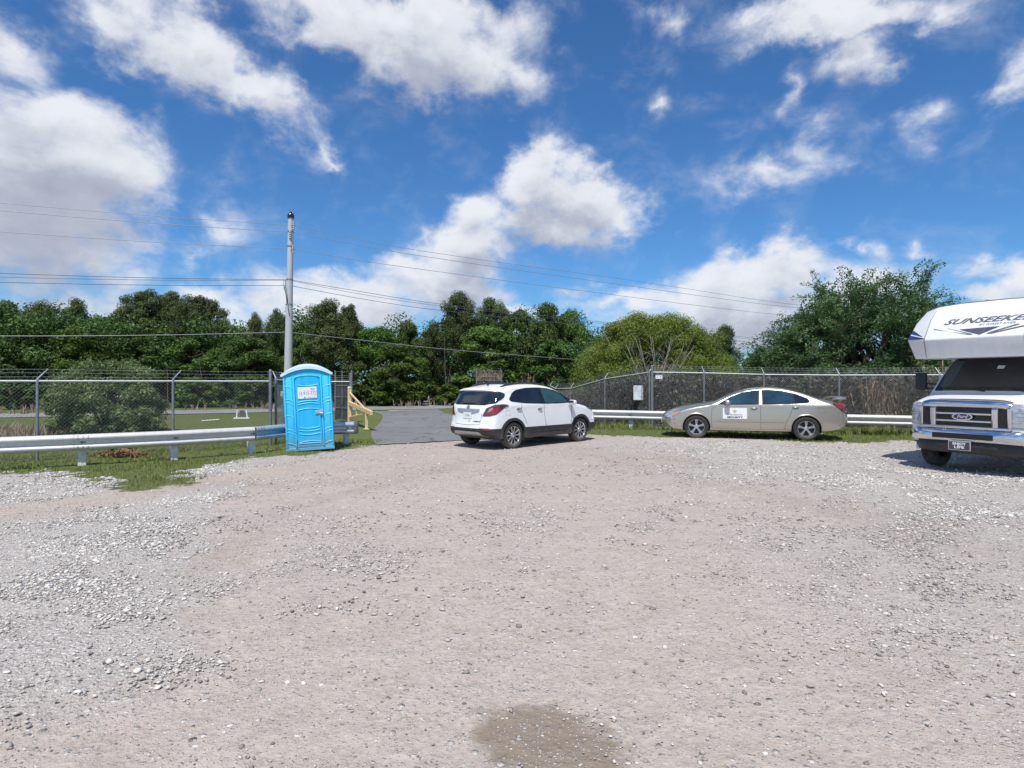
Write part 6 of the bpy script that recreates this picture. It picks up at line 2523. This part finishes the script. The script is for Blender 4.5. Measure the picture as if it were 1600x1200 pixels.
def make_sky():
    w = bpy.data.worlds.new('World')
    SC.world = w
    w.use_nodes = True
    nt = w.node_tree
    bg = nt.nodes['Background']
    sky = N(nt, 'ShaderNodeTexSky', sky_type='NISHITA')
    sky.sun_disc = False
    sky.sun_elevation = R(SUN_EL)
    sky.sun_rotation = R(SUN_AZ)
    sky.air_density = 1.0
    sky.dust_density = 0.25
    sky.ozone_density = 2.2
    tc = N(nt, 'ShaderNodeTexCoord').outputs['Generated']
    # direction -> (azimuth, elevation)
    grp = bpy.data.node_groups.new('cloud_density', 'ShaderNodeTree')
    grp.interface.new_socket('Dir', in_out='INPUT', socket_type='NodeSocketVector')
    grp.interface.new_socket('Lift', in_out='INPUT', socket_type='NodeSocketFloat')
    grp.interface.new_socket('Value', in_out='OUTPUT', socket_type='NodeSocketFloat')
    gi, go = N(grp, 'NodeGroupInput'), N(grp, 'NodeGroupOutput')
    sp = N(grp, 'ShaderNodeSeparateXYZ')
    lk(grp, gi.outputs['Dir'], sp.inputs[0])
    az = mth(grp, 'ARCTAN2', sp.outputs[0], sp.outputs[1])
    el = mth(grp, 'ADD', mth(grp, 'ARCSINE', sp.outputs[2]), gi.outputs['Lift'])
    cb = N(grp, 'ShaderNodeCombineXYZ')
    lk(grp, az, cb.inputs[0])
    lk(grp, el, cb.inputs[1])
    p0 = cb.outputs[0]
    st = N(grp, 'ShaderNodeMapping')
    st.inputs['Scale'].default_value = (1, 1.35, 1)
    lk(grp, p0, st.inputs['Vector'])
    ps = st.outputs[0]
    # billow the outline with two octaves of warp
    wn = N(grp, 'ShaderNodeTexNoise')
    wn.inputs['Scale'].default_value = 7
    wn.inputs['Detail'].default_value = 5
    wn.inputs['Roughness'].default_value = .6
    lk(grp, ps, wn.inputs['Vector'])
    v1 = N(grp, 'ShaderNodeVectorMath', operation='SUBTRACT')
    lk(grp, wn.outputs['Color'], v1.inputs[0])
    v1.inputs[1].default_value = (.5, .5, .5)
    v2 = N(grp, 'ShaderNodeVectorMath', operation='SCALE')
    lk(grp, v1.outputs[0], v2.inputs[0])
    v2.inputs['Scale'].default_value = .17
    v3 = N(grp, 'ShaderNodeVectorMath', operation='ADD')
    lk(grp, v2.outputs[0], v3.inputs[0])
    lk(grp, p0, v3.inputs[1])
    tot = None
    for (x, y, rx, ry, rot, wt) in CLOUDS:
        a = math.atan2(x - CX, FPX)
        e = math.atan2((HY - y) * math.cos(a), FPX)
        sx = rx / FPX * math.cos(a) ** 2 * 1.40
        sy = ry / FPX * math.cos(a) * math.cos(e) ** 2 * 1.40
        mp = N(grp, 'ShaderNodeMapping', vector_type='TEXTURE')
        mp.inputs['Location'].default_value = (a, e, 0)
        mp.inputs['Rotation'].default_value = (0, 0, R(-rot))
        mp.inputs['Scale'].default_value = (sx, sy, 1)
        lk(grp, v3.outputs[0], mp.inputs['Vector'])
        gt = N(grp, 'ShaderNodeTexGradient', gradient_type='SPHERICAL')
        lk(grp, mp.outputs[0], gt.inputs['Vector'])
        q = mth(grp, 'MULTIPLY', gt.outputs['Fac'], wt)
        tot = q if tot is None else mth(grp, 'SMOOTH_MAX', tot, q, .25)
    fb = noi(grp, ps, 11, 9, .60, .3)
    val = mth(grp, 'ADD', mth(grp, 'MULTIPLY', tot, 1.05), mth(grp, 'MULTIPLY', mth(grp, 'SUBTRACT', fb, .5), mth(grp, 'ADD', mth(grp, 'MULTIPLY', mth(grp, 'MINIMUM', tot, .4), 2.5), .10)))
    # clouds everywhere else in the sky too (behind and overhead), only from large-scale noise
    big = noi(grp, ps, 2.1, 7, .6)
    away = N(grp, 'ShaderNodeMapRange', interpolation_type='SMOOTHSTEP')
    lk(grp, mth(grp, 'ABSOLUTE', az), away.inputs['Value'])
    away.inputs['From Min'].default_value, away.inputs['From Max'].default_value = .85, 1.1
    val = mth(grp, 'MAXIMUM', val, mth(grp, 'MULTIPLY', mth(grp, 'MULTIPLY', mth(grp, 'SUBTRACT', big, .42), 3.2), away.outputs[0]))
    lk(grp, val, go.inputs['Value'])

    def dens(lift):
        g = N(nt, 'ShaderNodeGroup', node_tree=grp)
        lk(nt, tc, g.inputs['Dir'])
        g.inputs['Lift'].default_value = lift
        return g.outputs['Value']
    d0, d1, d2 = dens(0), dens(.030), dens(.085)
    al = N(nt, 'ShaderNodeMapRange', interpolation_type='SMOOTHSTEP')
    lk(nt, d0, al.inputs['Value'])
    al.inputs['From Min'].default_value, al.inputs['From Max'].default_value = .17, .70
    thick = mth(nt, 'ADD', mth(nt, 'MULTIPLY', d1, .45), mth(nt, 'MULTIPLY', d2, .55))
    sh = N(nt, 'ShaderNodeMapRange', interpolation_type='SMOOTHSTEP')
    lk(nt, thick, sh.inputs['Value'])
    sh.inputs['From Min'].default_value, sh.inputs['From Max'].default_value = .20, .95
    tn = noi(nt, tc, 14, 6, .62)
    shade = mth(nt, 'ADD', mth(nt, 'MULTIPLY', sh.outputs[0], .9), mth(nt, 'MULTIPLY', mth(nt, 'SUBTRACT', tn, .5), .5))
    cc = ramp(nt, shade, [(0.0, (7.6, 7.8, 8.3)), (.35, (6.0, 6.3, 7.0)), (.7, (4.3, 4.65, 5.5)), (1.0, (3.5, 3.8, 4.7))])
    tint = mixc(nt, 1.0, sky.outputs[0], SKY_TINT, 'MULTIPLY')
    fin = mixc(nt, mth(nt, 'MULTIPLY', al.outputs[0], .97), tint, cc)
    lk(nt, fin, bg.inputs['Color'])
    bg.inputs['Strength'].default_value = .1


SKY_TINT = (.42, .78, 1.13)
# photo px: centre x, y, half width, half height, tilt (deg, clockwise), weight
CLOUDS = [
    (95, 320, 180, 125, 0, .88), (40, 240, 220, 150, 0, 1.0), (120, 170, 150, 70, 0, .9), (170, 250, 110, 90, 0, .9), (40, 370, 190, 90, 0, .9), (130, 420, 130, 45, 0, .7), (20, 60, 130, 70, 20, .62),
    (240, 60, 200, 60, 20, .72), (360, 110, 190, 62, 27, .86), (450, 150, 70, 42, 30, .6), (620, 35, 240, 75, 0, 1.0), (680, 85, 170, 75, 10, .95), (805, 130, 60, 60, 40, .62), (500, 20, 130, 60, 0, .7),
    (835, 285, 85, 58, 0, 1.0), (920, 305, 100, 62, 10, 1.05), (985, 330, 60, 45, 20, .8), (860, 345, 120, 50, 0, .9), (745, 335, 50, 62, -10, .85), (720, 395, 90, 50, 0, .9), (630, 425, 70, 45, 0, .85),
    (690, 460, 130, 50, 0, .95), (560, 470, 150, 40, 0, .8), (500, 490, 200, 50, 0, .85), (520, 222, 34, 20, 20, .55), (345, 340, 60, 70, 20, .5), (300, 390, 50, 60, 20, .45), (330, 440, 110, 36, 0, .62), (250, 480, 170, 35, 0, .7),
    (100, 480, 150, 35, 0, .6), (1205, 262, 115, 55, 0, .66), (1265, 240, 85, 48, 25, .55), (1165, 290, 60, 36, -20, .45), (1320, 15, 200, 52, 5, .88), (1350, 100, 75, 55, 0, .72), (1240, 125, 50, 32, -30, .45),
    (1460, 10, 90, 40, 0, .6), (1440, 190, 50, 60, 30, .46), (1580, 140, 70, 50, -20, .60), (1040, 20, 50, 40, 0, .5), (1045, 155, 30, 30, 0, .4), (1190, 440, 130, 52, 0, 1.0), (1110, 465, 150, 42, 0, .95), (1240, 430, 70, 45, 0, .8), (980, 478, 130, 26, 0, .7),
    (1160, 500, 230, 40, 0, .85), (1355, 390, 55, 22, 0, .55), (1455, 380, 40, 18, 0, .45), (1530, 415, 70, 26, -8, .55), (1590, 430, 90, 50, -10, .9), (1530, 470, 110, 36, 0, .75), (880, 455, 45, 22, 0, .45), (1330, 470, 160, 60, 0, .62), (780, 500, 240, 32, 0, .6),
]


def make_sun_cam():
    l = bpy.data.lights.new('sun', 'SUN')
    l.energy = 4.3
    l.angle = R(.53)
    l.color = (1.0, .96, .90)
    o = bpy.data.objects.new('sun', l)
    COL.objects.link(o)
    a, e = R(SUN_AZ), R(SUN_EL)
    s = Vector((math.sin(a) * math.cos(e), math.cos(a) * math.cos(e), math.sin(e)))
    o.rotation_euler = s.to_track_quat('Z', 'Y').to_euler()
    o.location = (0, -10, 30)
    c = bpy.data.cameras.new('camera')
    c.sensor_width = 36
    c.lens = 36 * FPX / 1600
    c.shift_y = -(600 - HY) / 1600
    c.clip_start, c.clip_end = .05, 5000
    co = bpy.data.objects.new('camera', c)
    co.location = (0, 0, CAMH)
    co.rotation_euler = (R(90), 0, 0)
    COL.objects.link(co)
    SC.camera = co
    SC.view_settings.view_transform = 'Standard'
    SC.view_settings.look = 'None'
    SC.view_settings.exposure = 0.16
    SC.view_settings.gamma = 1
    SC.cycles.max_bounces = 6
    SC.cycles.transparent_max_bounces = 8


# ------------------------------------------------------------------ build the place
make_sky()
make_ground()
make_roads()
make_stones()
make_grass()
make_suv()
make_sedan()
make_motorhome()
make_potty()
make_barrier()
make_pole()
make_wires()

# left side
LP = [(-15.2, 7.9), (-13.4, 9.35), (-11.55, 10.85), (-9.65, 12.36), (-7.75, 13.9), (-6.1, 15.35)]
make_fence('chain_link_fence', 'grey chain-link fence with barbed wire running along the left of the lot', LP, 1.62, (.10, .16, .25), tall=(5,), arm_h=.27, wire_r=.0017, post_r=.027)
make_fence('chain_link_fence', 'short chain-link return running away from the left fence corner towards the gate', [(-6.06, 15.6), (-6.6, 17.6), (-7.15, 20.0), (-8.2, 23.4)], 1.66, (-.1, .05, .22), arm_h=.27)
make_fence('chain_link_fence', 'chain-link cross fence with a white sign behind the blue toilet', [(-8.4, 23.6), (-7.3, 23.7), (-6.35, 23.9)], 1.62, (0, .1, .25), tall=(2,), arm_h=.3)
make_board('fence_sign', 'small white sign hung on the cross fence behind the blue toilet', 'sign', (-8.7 + .0, 23.50, 1.15), .48, .22, R(5), 'sign_white')
make_gate('gate_leaf', 'tall dark-screened gate leaf standing open behind the yellow barrier', (-7.15, 24.6), (-6.30, 23.9), 1.62, (.0, .42), top_pales=.45)
make_guardrail('guardrail', 'long galvanised guardrail along the grass on the left of the lot', [(-14.6, 7.9), (-12.2, 9.3), (-10.6, 10.25), (-9.05, 11.2), (-8.35, 11.6), (-6.99, 12.5), (-5.78, 13.6), (-5.5, 14.35), (-5.15, 15.2), (-4.12, 15.75)],
               [(-12.2, 9.3), (-8.25, 11.66), (-6.95, 12.53), (-5.78, 13.6), (-4.25, 15.68)], [.60] * 6 + [.60, .60, .585, .57], end=True, seams=(4, 6))

# right side
RL = [(5.07, 22.0), (6.9, 21.85), (8.95, 21.6), (11.3, 21.0), (14.2, 20.2), (17.4, 19.3), (20.6, 18.4)]
make_fence('chain_link_fence', 'long chain-link fence choked with dead vines behind the champagne car', RL, [1.96, 1.93, 1.87, 1.84, 1.84, 1.84, 1.84], (-.03, .16, .25), 'wire_dark', tall=(0,), arm_h=.22, wire_r=.0026)
make_fence('chain_link_fence', 'chain-link fence slanting away past the nose of the white car', [(2.2, 35.0), (2.42, 33.6), (2.9, 30.0), (3.9, 25.5), (5.0, 22.1)], [1.9, 1.88, 1.92, 1.92, 1.96], (.16, .05, .26), 'wire_dark', arm_h=.22, wire_r=.0028)
make_gate('gate_leaf', 'green-screened gate leaf with dead weeds on top beyond the white car', (-1.85, 31.6), (-.55, 31.0), 1.87, (.55,), top_pales=.36, weeds=130, mat='green_screen')
make_board('notice_board', 'pale paper notice fixed to the vine-choked fence left of its tall corner post', 'notice', (4.72, 22.72, 1.20), .36, .54, R(-22), 'paper',
           [('NOTICE', .06, -.06, .20, .18), ('ALL VISITORS', .04, 0, .11, .26), ('MUST SIGN IN', .04, -.02, .06, .2), ('AT GATE', .04, -.02, -.04, .14)])
make_board('fence_sign', 'small white plate numbered at the top of the fence beside the tall corner post', 'sign', (5.30, 21.93, 1.78), .25, .13, R(0), 'sign_white', [('1 2', .10, 0, 0, .13)])
make_guardrail('guardrail', 'galvanised guardrail running behind the champagne car on the right', [(1.9, 21.3), (3.2, 20.85), (4.0, 20.6), (5.0, 20.25), (7.0, 19.55), (9.2, 18.78), (10.4, 18.35), (13.5, 17.25), (17, 16.0)],
               [(2.1, 21.24), (4.02, 20.59), (6.6, 19.7), (9.55, 18.66), (12.3, 17.68), (15, 16.7)], [.655, .645, .64, .635, .63, .625, .62, .61, .61], seams=(2, 5))
thicket()
reeds('dry_reed_clump', 'tall clump of dry brown reeds between the champagne car and the motorhome', 1376, 583, 21.2, 56, 60, 110, 51)
reeds('dry_reed_clump', 'dry reeds leaning over the fence just behind the motorhome mirror', 1468, 562, 21.6, 70, 60, 70, 52, .5)
reeds('dry_reed_clump', 'pale dry stalks rising above the fence behind the roof of the white car', 828, 578, 35.0, 26, 60, 40, 53)
feather_tree()
willow()
grey_shrub()
woodland()
leaf_pile()

# grass-side oddments on the left
r_ = empty('white_sawhorse', at(378, HY, 26.5).xy.to_3d(), R(4), 'small white frame lying on the grass beyond the left fence', 'frame')
mb = MB()
for sx in (-.21, .21):
    mb.box((sx, 0, .20), (.05, .04, .38), Matrix.Rotation(R(-6 * (1 if sx > 0 else -1)), 3, 'Y'), .004)
mb.build('upright', M['sign_white'], r_)
mb = MB()
mb.box((0, -.03, .03), (.68, .10, .05), None, .004)
mb.build('foot_rail', M['sign_white'], r_)
mb = MB()
mb.box((0, .02, .24), (.2, .05, .26), None, .01)
mb.build('dark_block', M['bark'], r_)
r_ = empty('white_board', at(329, HY, 24.8).xy.to_3d() + Vector((0, 0, .05)), R(16), 'pale plank lying on the grass beyond the left fence', 'plank')
mb = MB()
mb.box((0, 0, 0), (.66, .12, .03), Matrix.Rotation(R(-4), 3, 'Y'), .004)
mb.build('plank', M['sign_white'], r_)

TREES = [
    # kind, px, top, half width, distance, label
    ('broad_0', 8, 476, 46, 46, 'dark bushy tree at the left edge of the treeline'),
    ('pine_1', 62, 482, 36, 45, 'brownish pine just right of the left edge, above the first fence post'),
    ('pine_0', 118, 478, 34, 47, 'narrow dark pine left of the grey-green shrub top'),
    ('spring_0', 128, 512, 60, 42.5, 'fresh green sapling tree in front of the wood above the grey-green shrub'),
    ('broad_1', 165, 497, 40, 48, 'lower round tree in the dip left of the umbrella pines'),
    ('umbrella_0', 220, 463, 58, 46, 'leftmost of the three tall umbrella pines with sky showing below their crowns'),
    ('umbrella_1', 266, 464, 48, 47, 'middle of the three tall umbrella pines, standing slightly behind'),
    ('umbrella_2', 312, 470, 56, 46, 'rightmost of the three tall umbrella pines, sloping down to the right'),
    ('broad_2', 30, 520, 58, 43.5, 'rounded dark tree low in front at the far left of the wood'),
    ('broad_3', 225, 528, 56, 43.5, 'dark leafy tree under the umbrella pines'),
    ('broad_4', 305, 522, 60, 44, 'dark leafy tree behind the middle of the left fence'),
    ('pine_2', 356, 506, 28, 46, 'small pine right below the slope of the umbrella pines'),
    ('pine_3', 398, 500, 24, 44, 'spiky brown-green pine left of the grey pole'),
    ('pine_4', 432, 494, 26, 45, 'dark pine whose top touches the left side of the grey pole'),
    ('broad_5', 385, 530, 56, 42, 'bushy tree behind the corner post of the left fence'),
    ('spring_1', 470, 528, 34, 41.5, 'light green tree right behind the grey pole'),
    ('tallpine_0', 505, 478, 38, 43, 'tall needled pine with clumped top right of the grey pole'),
    ('pine_5', 520, 500, 54, 42, 'wide brownish pine behind the blue toilet and gate leaf'),
    ('tallpine_1', 545, 486, 26, 45, 'slim pine close on the right of the tall clumped pine'),
    ('spring_2', 588, 507, 44, 43, 'mid-green loose tree left of the centre of the wood'),
    ('broad_6', 640, 509, 36, 45, 'round-topped tree left of the tallest central pine'),
    ('spring_3', 622, 540, 52, 41.5, 'small fresh green tree in front at the bend of the road'),
    ('pine_6', 676, 511, 28, 46, 'low dark pine filling the gap left of the tallest central pine'),
    ('tallpine_2', 722, 465, 34, 44, 'tallest central pine with open clumped crown'),
    ('tallpine_3', 768, 474, 32, 45, 'second central pine, a little lower and right of the tallest'),
    ('broad_7', 765, 514, 74, 41.5, 'big rounded dark green tree behind the roof of the white car'),
    ('broad_8', 812, 487, 34, 45, 'dark tree with small pointed top right of the central pines'),
    ('broad_9', 856, 479, 46, 44, 'tall dense dark tree left of the domed lime tree'),
    ('broad_10', 888, 490, 34, 46, 'dark tree half hidden behind the left shoulder of the domed lime tree'),
    ('broad_11', 868, 530, 52, 40, 'dark bushy tree in front left of the domed lime tree'),
    ('tallpine_4', 1133, 516, 24, 50, 'distant lone pine peeping out right of the domed lime tree'),
    ('broad_12', 1185, 556, 44, 48, 'low distant tree in the sky gap left of the feathery tree'),
    ('broad_13', -70, 480, 60, 44, 'dark tree just beyond the left edge of the picture'),
]
for k, (kd, x, yt, hw, Y, lab) in enumerate(TREES):
    t = kd.rsplit('_', 1)[0]
    nm = {'broad': 'broadleaf_tree', 'spring': 'young_tree', 'umbrella': 'umbrella_pine', 'pine': 'pine_tree', 'tallpine': 'pine_tree'}[t]
    plant(kd, nm, x, yt, hw, Y, lab, 'tree', 'trees along the far side of the road')
for k, (kd, x, yt, hw, Y, lab) in enumerate([
    ('bush_0', 655, 590, 48, 42, 'bright leafy bush at the road bend in front of the wood'),
    ('bush_1', 708, 596, 36, 42, 'round green bush left of the white car roof'),
    ('bush_2', 560, 600, 40, 41.5, 'low dark bush right of the yellow barrier post'),
    ('bush_0', 800, 590, 40, 41, 'dark bush directly behind the roof of the white car'),
    ('bush_1', 905, 606, 26, 30.5, 'yellow-green bush behind the slanting fence at the white car bonnet'),
    ('bush_2', 400, 585, 60, 40, 'dark bush behind the left fence corner'),
    ('bush_0', 310, 590, 60, 39, 'dark green bush behind the second panel of the left fence'),
    ('bush_2', 30, 592, 50, 36, 'dark bush behind the first panel of the left fence'),
    ('bush_1', 1225, 552, 70, 31, 'leafy bush over the fence below the feathery tree on its left'),
    ('bush_0', 1425, 545, 75, 26, 'green bush under the feathery tree behind the motorhome mirror'),
    ('bush_2', 1320, 540, 120, 29, 'dark bush under the middle of the feathery tree'),
]):
    plant(kd, 'bush', x, yt, hw, Y, lab, 'bush', 'bushes along the edge of the wood')
make_sun_cam()
